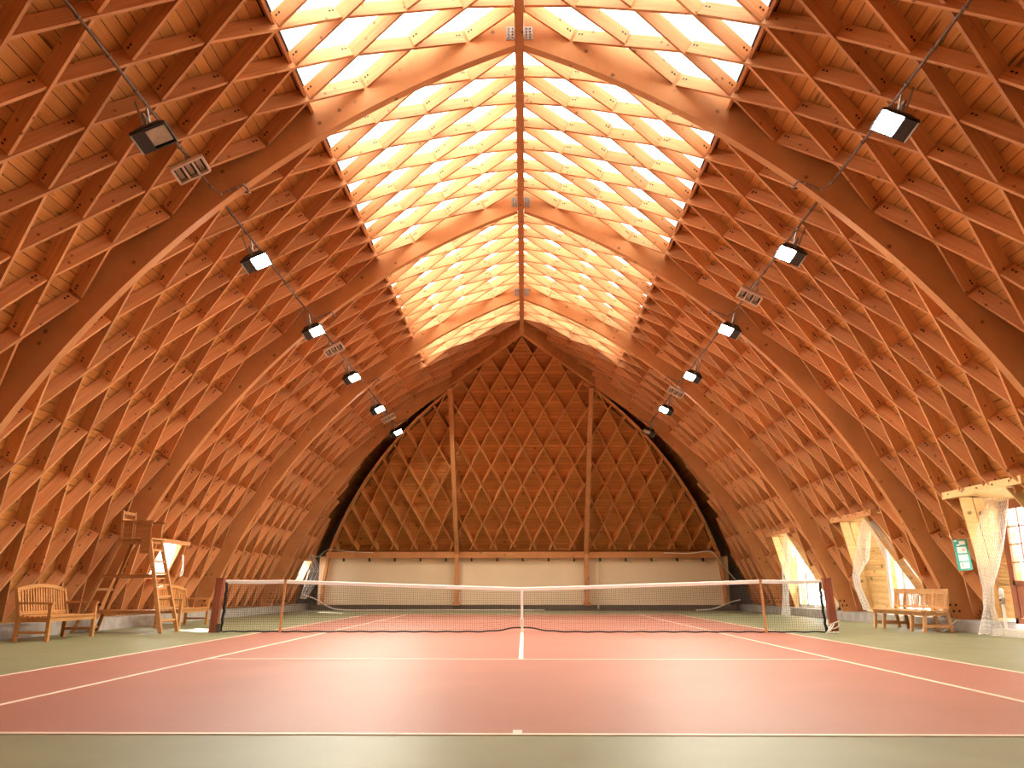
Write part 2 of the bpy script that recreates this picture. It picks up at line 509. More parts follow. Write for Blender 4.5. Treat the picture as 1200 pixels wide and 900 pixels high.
side_word = {-1: 'left', 1: 'right'}
bay_word = {-3: 'over the near end of the hall', -2: 'above and behind the viewpoint', -1: 'in front of the nearest arch', 0: 'between the first and second arches',
            1: 'between the second and third arches', 2: 'between the third and last arches', 3: 'beyond the last arch beside the gable'}
for n in (-2, -1, 0, 1, 2, 3):
    for sg in (-1, 1):
        ya = arch_y(n); yb = arch_y(n + 1)
        op = OPENINGS.get((sg, n))
        full = n in (-1, 0)
        dr0 = 0.66 if full else 0.615
        clip = None
        if n == 3:
            yb = 18.6
        top = SKY_ROW
        if n in (3, -2): top = TOPROW
        if n == -2: ya = -18.7
        opw = (lambda f: (lambda r: (f(r)[0], f(r)[1] + SPLAY) if f(r) else None))(op) if (op and sg < 0) else op
        b = roof_skin(sg, ya, yb, -0.35, top, dr0, 0.80, opw)
        if n == 2:                               # boarded up to the ridge beyond the skylight
            b2 = roof_skin(sg, SKY_END, yb, SKY_ROW, TOPROW, dr0, 0.80)
            b.add(b2.v, b2.f)
        if n == -1:
            b2 = roof_skin(sg, ya, SKY_START, SKY_ROW, TOPROW, dr0, 0.80)
            b.add(b2.v, b2.f)
        ceil = b.build('ceiling', M['deck'] if not full else M['felt'], None,
                       '%s slope of the boarded timber vault %s' % (side_word[sg], bay_word[n]), None, None, 'structure')
        if n <= -2: continue
        # boards that can be told apart
        if full:
            s = -0.3
            amax = row_angle(SKY_ROW); a = row_angle(-0.33); da = BOARD_P / (R0 + 0.635)
            while a + da < amax:
                am = a + da / 2
                k = (am - A0) / DA
                o = op(k) if op else None
                spans = [(ya + 0.08, yb - 0.08)] if not o else [(ya + 0.08, o[0]), (o[1], yb - 0.08)]
                for (u, v) in spans:
                    if v - u < 0.1: continue
                    p = vp(sg, am, 0.635, (u + v) / 2)
                    tan = vp(sg, am + 0.01, 0.635, 0) - vp(sg, am - 0.01, 0.635, 0)
                    mt = frame_mat(p, Vector((0, 1, 0)), tan) @ Matrix.Diagonal((v - u, 1, 1, 1))
                    link('board', board_mesh, ceil, mat=mt)
                a += da
        # lamellas
        ym = None
        segs = bay_segments(n, 7 if n < 3 else 6)
        if n == 3: ym = lambda z: gable_y(z) - 0.12
        for sgm in segs:
            if n == -1 and max(sgm[1], sgm[3]) < -11.2: continue
            for (k1, y1, k2, y2, c1, c2) in lamella_segments(sgm, op, ym):
                place_lamella(ceil, sg, k1, y1, k2, y2, c1, c2)

# main arches ------------------------------------------------------------------
def half_arch(sg, yc, x_top=0.078, name='half_arch', parent=None, drb=0.64):
    b = MB(); N = 36; ring = []
    for i in range(N + 1):
        t = i / N; r4 = []
        for dr in (0.0, drb):
            a0 = a_of_z(PLINTH, dr); a1 = a_of_x(x_top, dr); a = a0 + (a1 - a0) * t
            for yy in (yc - ARCH_T / 2, yc + ARCH_T / 2): r4.append(vp(sg, a, dr, yy))
        ring.append([r4[0], r4[1], r4[3], r4[2]])
    vv = [q for r in ring for q in r]; ff = []
    for i in range(N):
        for j in range(4):
            q = (i * 4 + j, i * 4 + (j + 1) % 4, i * 4 + 4 + (j + 1) % 4, i * 4 + 4 + j)
            ff.append(q if sg < 0 else q[::-1])
    ff.append((0, 1, 2, 3) if sg > 0 else (3, 2, 1, 0)); ff.append(tuple(N * 4 + k for k in ((3, 2, 1, 0) if sg > 0 else (0, 1, 2, 3))))
    b.add(vv, ff)
    return b.build(name, M['arch'], parent)

arch_label = {-2: 'tall curved timber arch standing behind the viewpoint', -1: 'tall curved timber arch just over the viewpoint, out of the picture',
              0: 'nearest and largest curved timber arch, its feet outside the picture', 1: 'second curved timber arch, standing level with the tennis net',
              2: 'third curved timber arch, behind the tennis net', 3: 'farthest curved timber arch, cut off at the gable hip rafters'}
for n in (-1, 0, 1, 2, 3):
    yc = arch_y(n)
    t = thing('glulam_arch', arch_label[n], 'arch', (0, yc, PLINTH), 0, 'main arches of the vault')
    inv = Matrix.Translation((0, -yc, -PLINTH))
    for sg in (-1, 1):
        h = half_arch(sg, yc, 0.078 if n < 3 else 2.86, parent=t)
        h.data.transform(inv)
        # foot bolts
        for (bx, bz) in ((9.28, 0.42), (9.40, 0.42), (9.34, 0.55), (9.22, 0.55)):
            fb = MB().lathe((sg * bx, -ARCH_T / 2 - 0.004, bz - PLINTH), [(0.026, -0.006), (0.026, 0.008)], 8, 0, Matrix.Rotation(pi / 2, 3, 'X'))
            fb.build('bolt', M['bolt'], t)
        if n < 3:
            pl = MB()
            zt = ZC + sqrt(R0 ** 2 - XC ** 2)
            pl.box((sg * 0.155, -ARCH_T / 2 - 0.006, zt + 0.20 - PLINTH), (0.15, 0.012, 0.26))
            apx = pl.build('apex_plate', M['steel'], t)
            bb = MB()
            for i in range(2):
                for j in range(4):
                    bb.lathe((sg * (0.12 + 0.065 * i), -ARCH_T / 2 - 0.014, zt + 0.11 + 0.06 * j - PLINTH), [(0.013, -0.004), (0.013, 0.006)], 6, 0, Matrix.Rotation(pi / 2, 3, 'X'))
            bb.build('bolt_group', M['bolt'], apx, kind='stuff')
        else:
            pl = MB().box((sg * 3.06, -ARCH_T / 2 - 0.008, 8.98 - PLINTH), (0.42, 0.016, 0.16), 0, Matrix.Rotation(-sg * 0.0, 3, 'Y'))
            pl.build('end_plate', M['steel'], t)

# ridge beam and hips --------------------------------------------------------------
ZR = ZC + sqrt(R0 ** 2 - XC ** 2) - 0.02
rb = MB()
rb.bar((0, -11.6, ZR + 0.30), (0, 10.55, ZR + 0.30), 0.15, 0.60)
ridge = rb.build('ridge_beam', M['arch'], None, 'long straight timber ridge beam along the top of the skylight', 'beam')
for n in (-1, 0, 1, 2):                                  # small plates where lamellas meet the ridge
    for c in range(7):
        y = bay_y0(n) + W7 * (c + 0.5)
        if y < -8 or y > 10.3: continue
        for sg in (-1, 1):
            MB().box((sg * 0.085, y, ZR + 0.40), (0.012, 0.16, 0.13)).build('plate', M['steel'], ridge)
for sg in (-1, 1):
    hb = MB().bar((sg * 0.02, 10.42, ZR + 0.27), (sg * 2.95, 13.1, 8.62 + 0.22), 0.14, 0.56, (0, 0, 1))
    hb.build('hip_rafter', M['arch'], None, 'dark sloping hip rafter from the ridge end down to the %s gable post' % side_word[sg], 'rafter', 'hip rafters above the gable')

# skylights -----------------------------------------------------------------------------
SKD = 0.88
RIDGEROW = (a_of_x(0.0, SKD) - A0) / DA
wi = 1
for n in (-1, 0, 1, 2):
    for sg in (-1, 1):
        ya = arch_y(n); yb = arch_y(n + 1)
        if n == 2: yb = SKY_END
        if n == -1: ya = SKY_START
        fr = MB()
        # black edge frame along the eaves and end of the glazing
        e1 = roof_skin(sg, ya, yb, SKY_ROW, SKY_ROW + 0.11, SKD - 0.035, SKD - 0.003)
        fr.add(e1.v, e1.f)
        if n == 2:
            for i in range(8):
                k = SKY_ROW + (RIDGEROW - SKY_ROW) * i / 8; k2 = SKY_ROW + (RIDGEROW - SKY_ROW) * (i + 1) / 8
                fr.bar(vp(sg, row_angle(k), SKD - 0.02, yb), vp(sg, row_angle(k2), SKD - 0.02, yb), 0.06, 0.05)
        w = fr.build('window_%d' % wi, M['darkframe'], None, '%s half of the skylight %s' % (side_word[sg], bay_word[n]), None, None, 'structure')
        wi += 1
        npan = 5 if n < 2 else 3
        for q in range(npan):
            y1 = ya + (yb - ya) * q / npan + 0.004; y2 = ya + (yb - ya) * (q + 1) / npan - 0.004
            pb = roof_skin(sg, y1, y2, SKY_ROW, RIDGEROW, SKD, SKD + 0.012)
            pb.build('pane', M['opal'], w)
        # upstand boards under the glazing
        kb = roof_skin(sg, ya, yb, SKY_ROW - 0.045, SKY_ROW, 0.43, SKD)
        kb.build('kerb_board', M['kerb'], w)
        if n == 2:
            kk = MB()
            for i in range(8):
                k = SKY_ROW + (RIDGEROW - SKY_ROW) * i / 8; k2 = SKY_ROW + (RIDGEROW - SKY_ROW) * (i + 1) / 8
                p = []
                for dr in (0.60, SKD):
                    p += [vp(sg, row_angle(k), dr, yb), vp(sg, row_angle(k), dr, yb + 0.03), vp(sg, row_angle(k2), dr, yb + 0.03), vp(sg, row_angle(k2), dr, yb)]
                kk.hexa(p if sg > 0 else [p[3], p[2], p[1], p[0], p[7], p[6], p[5], p[4]])
            kk.build('end_board', M['kerb'], w)
        if -1 <= n:
            for c in range(7 if n < 2 else 3):
                y = bay_y0(n) + W7 * (c + 0.75)
                p = vp(sg, row_angle(SKY_ROW - 0.02), 0.0, 0)
                rad = (vp(sg, row_angle(SKY_ROW), 1, 0) - vp(sg, row_angle(SKY_ROW), 0, 0))
                tan = (vp(sg, row_angle(SKY_ROW) - 0.01, 0, 0) - vp(sg, row_angle(SKY_ROW), 0, 0)).normalized()
                o = vp(sg, row_angle(SKY_ROW - 0.05), 0.615, y)
                q0 = [o, o + tan * 0.14, o - rad * 0.16]
                hw = Vector((0, 0.03, 0))
                wb = MB().add([v - hw for v in q0] + [v + hw for v in q0], [(0, 1, 2), (5, 4, 3), (0, 3, 4, 1), (1, 4, 5, 2), (2, 5, 3, 0)])
                wb.build('kerb_block', M['kerb'], w)

# floor -----------------------------------------------------------------------------------
XW = 9.32
fl = MB().box((0, -0.1, -0.1), (2 * XW + 0.3, 37.2, 0.2)).build('floor', M['green'], None, 'green hard floor around the tennis court', None, None, 'structure')
MB().box((0, 0, 0.0015), (10.97, 23.77, 0.003)).build('court_surface', M['red'], fl, 'red playing surface')
def cline(cx, cy, sx, sy):
    MB().box((cx, cy, 0.003), (sx, sy, 0.006)).build('court_line', M['line'], fl)
for s in (-1, 1):
    cline(s * 5.46, 0, 0.05, 23.77)
    cline(s * 4.09, 0, 0.05, 23.67)
    cline(0, s * 11.86, 10.87, 0.055)
    cline(0, s * 6.375, 8.13, 0.05)
    cline(0, s * 11.77, 0.06, 0.12)
cline(0, 0, 0.06, 12.70)

# plinths, ground, end walls ---------------------------------------------------------------
for sg in (-1, 1):
    b = MB()
    segs = [(-18.7, 18.6)]
    if sg > 0: segs = [(-18.7, -4.4), (-0.75, 18.6)]
    for (u, v) in segs:
        b.box((sg * (XW + 0.35), (u + v) / 2, PLINTH / 2), (0.7, v - u, PLINTH))
    b.build('baseboard_' + side_word[sg], M['concrete'], None, 'low grey concrete kerb along the foot of the %s slope' % side_word[sg], None, None, 'structure')
MB().box((0, 0, -0.35), (160, 160, 0.2)).build('ground', M['ground'], None, 'ground outside the windows, added pale to bounce daylight inside', None, None, 'structure')  # added as a bright reflector below the windows
MB().box((9.72, -2.57, 0.06), (0.9, 3.6, 0.14)).build('door_threshold', M['offwhite'], None, 'threshold step below the nearest right door, whitened to stand for sunlight', None, None, 'structure')  # white slab colour stands in for sunlight lying on the step

NGY = -18.1                                       # the near gable leans in over the viewpoint like the far one
def near_y(z): return NGY + GS * max(0.0, z - GZ0)
b = MB(); zl = [-0.1, 0.6, 1.2, 1.8, GZ0] + [GZ0 + (11.0 - GZ0) * i / 24 for i in range(1, 25)]
for z1, z2 in zip(zl, zl[1:]):
    x1, x2 = [max(0.6, XC + sqrt(max((R0 + 0.66) ** 2 - (max(z, 0.1) - ZC) ** 2, 0))) for z in (z1, z2)]
    y1, y2 = near_y(z1), near_y(z2)
    b.hexa([(-x1, y1 - 0.12, z1), (x1, y1 - 0.12, z1), (x1, y1, z1), (-x1, y1, z1), (-x2, y2 - 0.12, z2), (x2, y2 - 0.12, z2), (x2, y2, z2), (-x2, y2, z2)])
b.build('wall_near', M['gable'], None, 'leaning boarded gable at the near end, behind and above the viewpoint', None, None, 'structure')
# added shell behind the leaning gable, stops daylight leaking in through the gap
b = MB()
b.box((0, 18.7, 5.4), (21, 0.2, 11.6))
b.build('wall_light_stop', M['roofing'], None, 'added wall behind the leaning gable that keeps daylight out of the gap', None, None, 'structure')

# leaning gable ---------------------------------------------------------------------------------
def gx(z, dr=0.0):
    r2 = (R0 + dr) ** 2 - (z - ZC) ** 2
    return max(0.0, XC + sqrt(max(r2, 0)))
GOFF = 0.43                                      # boarding sits behind the lattice
gb = MB(); NG = 40; zt = 10.75
for i in range(NG):
    z1 = GZ0 + (zt - GZ0) * i / NG; z2 = GZ0 + (zt - GZ0) * (i + 1) / NG
    x1 = max(gx(z1, -0.1), 0.0) if z1 < 10 else 1.2; x2 = max(gx(z2, -0.1), 0.0) if z2 < 10 else 1.2
    if z1 > 8.4: x1 = max(x1, 2.9 - (z1 - 8.4) * 0.8)
    if z2 > 8.4: x2 = max(x2, 2.9 - (z2 - 8.4) * 0.8)
    p = []
    for (z, x) in ((z1, x1), (z2, x2)):
        y = gable_y(z) + GOFF
        p.append([(-x, y, z), (x, y, z), (x, y + 0.06, z), (-x, y + 0.06, z)])
    gb.hexa(p[0] + p[1])
gable = gb.build('wall_far', M['gable'], None, 'leaning boarded gable at the far end with a diamond lattice', None, None, 'structure')
zn = [11.55, 10.24, 9.02, 7.76, 6.42, 5.02, 3.51, 1.95]
def gz(row):                                      # row in half steps, 0 at zn[0]
    i = row / 2.0; j = max(0, min(len(zn) - 2, int(math.floor(i)))); return zn[j] + (zn[j + 1] - zn[j]) * (i - j)
GW = 0.853
GLM = {}
def g_in(x, z):
    if z < GZ0 + 0.1: return False
    lim = gx(z, 0.0) - 0.06 if z < 8.5 else 2.9 - (z - 8.5) * 1.55
    return abs(x) < lim and abs(abs(x) - 2.77) > 0.06
gn = Vector((0, -1, -GS)).normalized()            # towards the hall
def g_lam(r1, x1, r2, x2):
    N = 40; ok = []
    for i in range(N + 1):
        t = i / N; z = gz(r1 + (r2 - r1) * t); ok.append(g_in(x1 + (x2 - x1) * t, z))
    i = 0
    while i <= N:
        if not ok[i]: i += 1; continue
        j = i
        while j < N and ok[j + 1]: j += 1
        if j - i > 3:
            P = []
            for t in (i / N, j / N):
                z = gz(r1 + (r2 - r1) * t); x = x1 + (x2 - x1) * t
                P.append(Vector((x, gable_y(z), z)))
            d = P[1] - P[0]; L = round(d.length - 0.02, 2)
            if L not in GLM: GLM[L] = lamella_mesh(L, 'lamella', [M['gable_lamella'], M['bolt']], 0.36, 0.045, False)
            link('lamella', GLM[L], gable, mat=frame_mat((P[0] + P[1]) / 2, d, -gn))
        i = j + 1
for r in range(1, 15):
    for c in range(-11, 12):
        if r % 2 == 1:
            x = GW * (c + 0.5); g_lam(r - 1, x - GW / 2, r + 1, x + GW / 2)
        else:
            x = GW * c; g_lam(r - 1, x + GW / 2, r + 1, x - GW / 2)
# edge rafters, posts, tie beam, lower wall
for sg in (-1, 1):
    e = MB(); N = 26; ring = []
    zs = [0.05 + (GZ0 - 0.05) * i / 5 for i in range(5)] + [GZ0 + (8.7 - GZ0) * i / N for i in range(N + 1)]
    for z in zs:
        xo = gx(z, -0.02) if z >= GZ0 else gx(GZ0, -0.02) + (8.62 - gx(GZ0, -0.02)) * min(1, (GZ0 - z) / 1.4)
        y = gable_y(z)
        ring.append([(sg * (xo - 0.10), y - 0.08, z), (sg * xo, y - 0.08, z), (sg * xo, y + 0.26, z), (sg * (xo - 0.10), y + 0.26, z)])
    vv = [q for r in ring for q in r]; ff = []
    for i in range(len(zs) - 1):
        for j in range(4):
            q = (i * 4 + j, i * 4 + (j + 1) % 4, i * 4 + 4 + (j + 1) % 4, i * 4 + 4 + j)
            ff.append(q if sg > 0 else q[::-1])
    ff.append((3, 2, 1, 0) if sg > 0 else (0, 1, 2, 3)); k = (len(zs) - 1) * 4
    ff.append((k, k + 1, k + 2, k + 3) if sg > 0 else (k + 3, k + 2, k + 1, k))
    e.add(vv, ff)
    e.build('edge_rafter', M['arch'], gable)
    px = sg * 2.77 - 0.06
    p = MB()
    p.bar((px, gable_y(8.55) - 0.10, 8.55), (px, GY0 - 0.10, GZ0), 0.17, 0.26, (0, -1, 0))
    p.bar((px, GY0 - 0.10, GZ0 + 0.05), (px, GY0 - 0.10, 0.22), 0.17, 0.26, (0, -1, 0))
    po = p.build('gable_post', M['arch'], gable)
    MB().box((px, GY0 - 0.12, 0.27), (0.30, 0.36, 0.12)).build('post_shoe', M['arch'], po)
MB().box((-0.02, GY0 + 0.02, GZ0 - 0.06), (16.9, 0.30, 0.26)).build('tie_beam', M['arch'], gable)
for i in range(15):
    MB().box((-7.7 + i * 1.1, GY0 - 0.06, GZ0 - 0.26), (0.07, 0.10, 0.15)).build('peg', M['bolt'], gable)
MB().box((0, GY0 + 0.22, 1.12), (17.6, 0.12, 2.25)).build('wall_lower', M['beige'], None, 'beige plastered wall below the far gable', None, None, 'structure')
MB().box((0, GY0 - 0.0, 0.11), (18.0, 0.34, 0.22)).build('baseboard_far', M['darkkerb'], None, 'dark kerb along the foot of the far wall', None, None, 'structure')

# dormer windows on the right -------------------------------------------------------------------
win_id = 20
def dormer(n, wf, wn_, xw, doorlike, lab):
    global win_id
    op = OPENINGS[(1, n)]
    def edge(r, which, dr):
        o = (op(min(r, OPEN_TOP - 0.01)))
        return vp(1, row_angle(r), dr, o[which])
    root = link('window_%d' % win_id, None, None, lab, None, None, 'structure'); win_id += 1
    ztop = 2.62
    zs = lambda r: vp(1, row_angle(r), 0.5, 0).z
    # cheeks made of level planks between the slope edge and the window plane
    for which, yw in ((1, wf), (0, wn_)):
        npl = 16
        for i in range(npl):
            r1 = OPEN_TOP * i / npl + 0.004; r2 = OPEN_TOP * (i + 1) / npl - 0.004
            p1 = edge(r1, which, 0.52); p2 = edge(r2, which, 0.52)
            q1 = Vector((xw + 0.06, yw, p1.z)); q2 = Vector((xw + 0.06, yw, p2.z))
            nrm = Vector((0, 0.03 if which else -0.03, 0))
            bb = MB()
            pts = [p1, q1, q1 + nrm, p1 + nrm, p2, q2, q2 + nrm, p2 + nrm]
            if which == 0: pts = [pts[3], pts[2], pts[1], pts[0], pts[7], pts[6], pts[5], pts[4]]
            bb.hexa(pts)
            bb.build('plank', M['pale'], root)
        sh = MB()
        for i in range(8):
            p1 = edge(OPEN_TOP * i / 8, which, 0.50); p2 = edge(OPEN_TOP * (i + 1) / 8, which, 0.50)
            s_ = 1 if which else -1
            q1 = Vector((xw + 0.25, yw, p1.z)); q2 = Vector((xw + 0.25, yw, p2.z))
            o1 = Vector((0, s_ * 0.035, 0)); o2 = Vector((0, s_ * 0.09, 0))
            pts = [p1 + o1, q1 + o1, q1 + o2, p1 + o2, p2 + o1, q2 + o1, q2 + o2, p2 + o2]
            if which == 0: pts = [pts[3], pts[2], pts[1], pts[0], pts[7], pts[6], pts[5], pts[4]]
            sh.hexa(pts)
        sh.build('cheek_sheathing', M['pale'], root)
        # trimmer boards along the slope edge
        for off, wdt in ((0.0, 0.24), (0.26, 0.2)):
            bb = MB(); s = -1 if which else 1
            a1 = edge(0.0, which, 0.36); a2 = edge(OPEN_TOP, which, 0.36)
            inw = Vector((0.55, s * 0.0, 0)).normalized()
            for (f0, f1) in ((0, 1),):
                o1 = a1 + Vector((off, s * 0.035, 0)); o2 = a2 + Vector((off, s * 0.035, 0))
                th = Vector((0, s * 0.03, 0)); wd = Vector((wdt, 0, 0))
                pts = [o1, o1 + wd, o1 + wd + th, o1 + th, o2, o2 + wd, o2 + wd + th, o2 + th]
                if s < 0: pts = [pts[3], pts[2], pts[1], pts[0], pts[7], pts[6], pts[5], pts[4]]
                bb.hexa(pts)
            bb.build('trimmer_board', M['pale'], root)
    # header with bolts, dormer ceiling
    o = op(OPEN_TOP - 0.01); zt_ = zs(OPEN_TOP)
    hdr = MB().box((8.72, (o[0] + o[1]) / 2, zt_ + 0.02), (0.16, o[1] - o[0] + 1.0, 0.14)).build('header', M['pale'] if doorlike else M['lamella'], root)  # door header takes the paler wood to imitate daylight falling on it
    for i in range(5):
        y = o[0] - 0.2 + (o[1] - o[0] + 0.4) * i / 4
        MB().lathe((8.615, y, zt_ + 0.03), [(0.018, -0.004), (0.018, 0.006)], 8, 0, Matrix.Rotation(-pi / 2, 3, 'Y')).build('bolt', M['bolt'], hdr)
    MB().hexa([(8.7, o[0] - .4, zt_ + 0.0), (xw + .1, wn_ - .3, ztop - .02), (xw + .1, wf + .3, ztop - .02), (8.7, o[1] + .4, zt_ + 0.0),
               (8.7, o[0] - .4, zt_ + 0.04), (xw + .1, wn_ - .3, ztop + .02), (xw + .1, wf + .3, ztop + .02), (8.7, o[1] + .4, zt_ + 0.04)]).build('dormer_soffit', M['pale'], root)
    # glazed door or window in the vertical plane x = xw
    zb = 0.22; fm = M['doorwood']; ft = 0.07
    frm = MB()
    frm.box((xw, wf - 0.05, (zb + ztop) / 2), (ft, 0.10, ztop - zb)); frm.box((xw, wn_ + 0.05, (zb + ztop) / 2), (ft, 0.10, ztop - zb))
    frm.box((xw, (wf + wn_) / 2, ztop - 0.05), (ft, wf - wn_, 0.10)); frm.box((xw, (wf + wn_) / 2, zb + 0.05), (ft, wf - wn_, 0.10))
    frm.build('frame', fm if doorlike else M['offwhite'], root)
    leaves = max(2, int(round((wf - wn_) / 0.95)))
    lw = (wf - wn_ - 0.2) / leaves
    for l in range(leaves):
        u = wn_ + 0.1 + lw * l; v = u + lw
        lf = MB(); st = 0.075
        lf.box((xw - 0.01, u + st / 2, (zb + ztop) / 2), (0.05, st, ztop - zb - 0.2)); lf.box((xw - 0.01, v - st / 2, (zb + ztop) / 2), (0.05, st, ztop - zb - 0.2))
        mid = zb + 0.78 if doorlike else zb + 0.1
        lf.box((xw - 0.01, (u + v) / 2, mid), (0.05, lw, 0.09)); lf.box((xw - 0.01, (u + v) / 2, ztop - 0.14), (0.05, lw, 0.09))
        leaf = lf.build('leaf', fm if doorlike else M['offwhite'], root)
        if doorlike: MB().box((xw, (u + v) / 2, (zb + 0.1 + mid) / 2), (0.03, lw - 2 * st, mid - zb - 0.15)).build('panel', M['doorwood'], leaf)
        g0, g1 = mid + 0.045, ztop - 0.185
        npn = 4
        for q in range(npn):
            za = g0 + (g1 - g0) * q / npn; zz = g0 + (g1 - g0) * (q + 1) / npn
            MB().box((xw, (u + v) / 2, (za + zz) / 2), (0.006, lw - 2 * st, zz - za - 0.025)).build('pane', M['glass'], leaf)
            if q: MB().box((xw - 0.01, (u + v) / 2, za), (0.035, lw - 2 * st, 0.025)).build('glazing_bar', fm if doorlike else M['offwhite'], leaf)
        if doorlike: MB().box((xw - 0.01, (u + v) / 2, (g0 + g1) / 2), (0.03, 0.022, g1 - g0)).build('glazing_bar', fm, leaf)
    return root
dormer(0, -0.78, -3.6, 9.78, True, 'nearest right dormer door with red-brown frame and glass panes, at the picture edge')
dormer(1, 4.72, 2.0, 9.78, False, 'middle right dormer window with pale planked cheek, behind the slatted bench')
dormer(2, 11.95, 8.3, 9.78, False, 'farthest right dormer window, seen through the right end of the net')

# small left windows ------------------------------------------------------------------------------
def slope_window(n, lab):
    global win_id
    op = OPENINGS[(-1, n)]; r0, r1 = (1.0, 1.95) if n == 1 else (0.95, 1.95)
    ya, yb = op(1.5)
    root = link('window_%d' % win_id, None, None, lab, None, None, 'structure'); win_id += 1
    def p(r, y, dr): return vp(-1, row_angle(r), dr, y)
    f = MB()
    def strip(q0, q1, th):                          # reveal board between two edges
        f.hexa([q0[0], q0[1], q0[1] + th, q0[0] + th, q1[0], q1[1], q1[1] + th, q1[0] + th])
    Dn, Df = Vector((0, -0.05, 0)), Vector((0, 0.05, 0))
    strip((p(r0, ya, 0.40), p(r1, ya, 0.40)), (p(r0, ya, 0.82), p(r1, ya, 0.82)), Dn)
    strip((p(r0, yb, 0.40), p(r1, yb, 0.40)), (p(r0, yb + SPLAY, 0.82), p(r1, yb + SPLAY, 0.82)), Df)
    dz = Vector((0, 0, 0.05))
    strip((p(r1, ya - 0.05, 0.40), p(r1, yb + 0.05, 0.40)), (p(r1, ya - 0.05, 0.82), p(r1, yb + SPLAY, 0.82)), dz)
    strip((p(r0, ya - 0.05, 0.40), p(r0, yb + 0.05, 0.40)), (p(r0, ya - 0.05, 0.82), p(r0, yb + SPLAY, 0.82)), -dz)
    f.build('frame', M['lamella'], root)
    q = [p(r0, ya, 0.45), p(r0, yb + 0.12, 0.45), p(r0, yb + 0.12, 0.456), p(r0, ya, 0.456), p(r1, ya, 0.45), p(r1, yb + 0.12, 0.45), p(r1, yb + 0.12, 0.456), p(r1, ya, 0.456)]
    MB().hexa(q).build('pane', M['glass'], root)
    h = MB(); c1 = p(r1 + 0.05, ya - 0.28, 0.36); c2 = p(r1 + 0.05, yb + 0.28, 0.36)
    h.bar(c1, c2, 0.10, 0.10); h.build('header', M['lamella'], root)
    return root
slope_window(1, 'small sloping window in the left slope behind the umpire chair')
slope_window(3, 'small sloping window in the far left corner behind the net')

# ------------------------------------------------------------------ tennis net
def net_top(x):
    ax = abs(x)
    if ax > 5.03: return 1.07 - 0.01 * (1 - abs((ax - 5.7) / 0.7))
    return 0.914 + (1.07 - 0.914) * (ax / 5.03) ** 1.08
def net_bot(x):
    ax = abs(x)
    return 0.02 + 0.085 * math.exp(-(ax / 0.45) ** 2) + 0.012 * sin(x * 7.0) ** 2
net = thing('tennis_net', 'black tennis net with white head tape stretched across the court', 'net', (0, 0, 0))
XE = 6.27
nm = MB()
nv = 280
for i in range(nv + 1):
    x = -XE + 2 * XE * i / nv
    zt_, zb_ = net_top(x) - 0.04, net_bot(x)
    dx = 0.0; 
    sw = 0.012 * sin(x * 3.1)
    nm.tube([(x, sw, zb_), (x, sw * 0.5, (zb_ + zt_) / 2), (x, 0, zt_)], 0.0021, 3, 0, False)
for j in range(1, 21):
    t = j / 21
    nm.tube([(-XE + 2 * XE * i / 60, 0.012 * sin((-XE + 2 * XE * i / 60) * 3.1) * (1 - t), net_bot(-XE + 2 * XE * i / 60) * (1 - t) + (net_top(-XE + 2 * XE * i / 60) - 0.04) * t) for i in range(61)], 0.0021, 3, 0, False)
nm.build('net_mesh', M['cord'], net)
tp = MB(); N = 80
for i in range(N):
    x1 = -XE + 2 * XE * i / N; x2 = -XE + 2 * XE * (i + 1) / N
    q = []
    for x in (x1, x2):
        z = net_top(x); q.append([(x, -0.012, z - 0.075), (x, 0.012, z - 0.075), (x, 0.016, z - 0.01), (x, 0.0, z), (x, -0.016, z - 0.01)])
    tp.add(q[0] + q[1], [(j, (j + 1) % 5, 5 + (j + 1) % 5, 5 + j) for j in range(5)])
tp.build('head_tape', M['white'], net)
MB().tube([(-XE + 2 * XE * i / 160, 0.012 * sin((-XE + 2 * XE * i / 160) * 3.1), net_bot(-XE + 2 * XE * i / 160)) for i in range(161)], 0.016, 5).build('bottom_band', M['black'], net)
for s in (-1, 1):
    MB().tube([(s * (XE - 0.02 + 0.05 * (1 - i / 12) ** 2 + 0.010 * sin(i * 2.3)), 0, 0.02 + 1.0 * i / 12) for i in range(13)], 0.028, 6).build('side_band', M['black'], net)
cs = MB().box((0, -0.022, 0.52), (0.055, 0.012, 0.80)).box((0, 0.022, 0.52), (0.055, 0.012, 0.80))
st = cs.build('centre_strap', M['white'], net)
MB().box((0, -0.034, 0.21), (0.085, 0.03, 0.17)).build('buckle', M['offwhite'], st)
MB().box((0, -0.02, 0.065), (0.05, 0.02, 0.13)).build('strap_tail', M['white'], st)
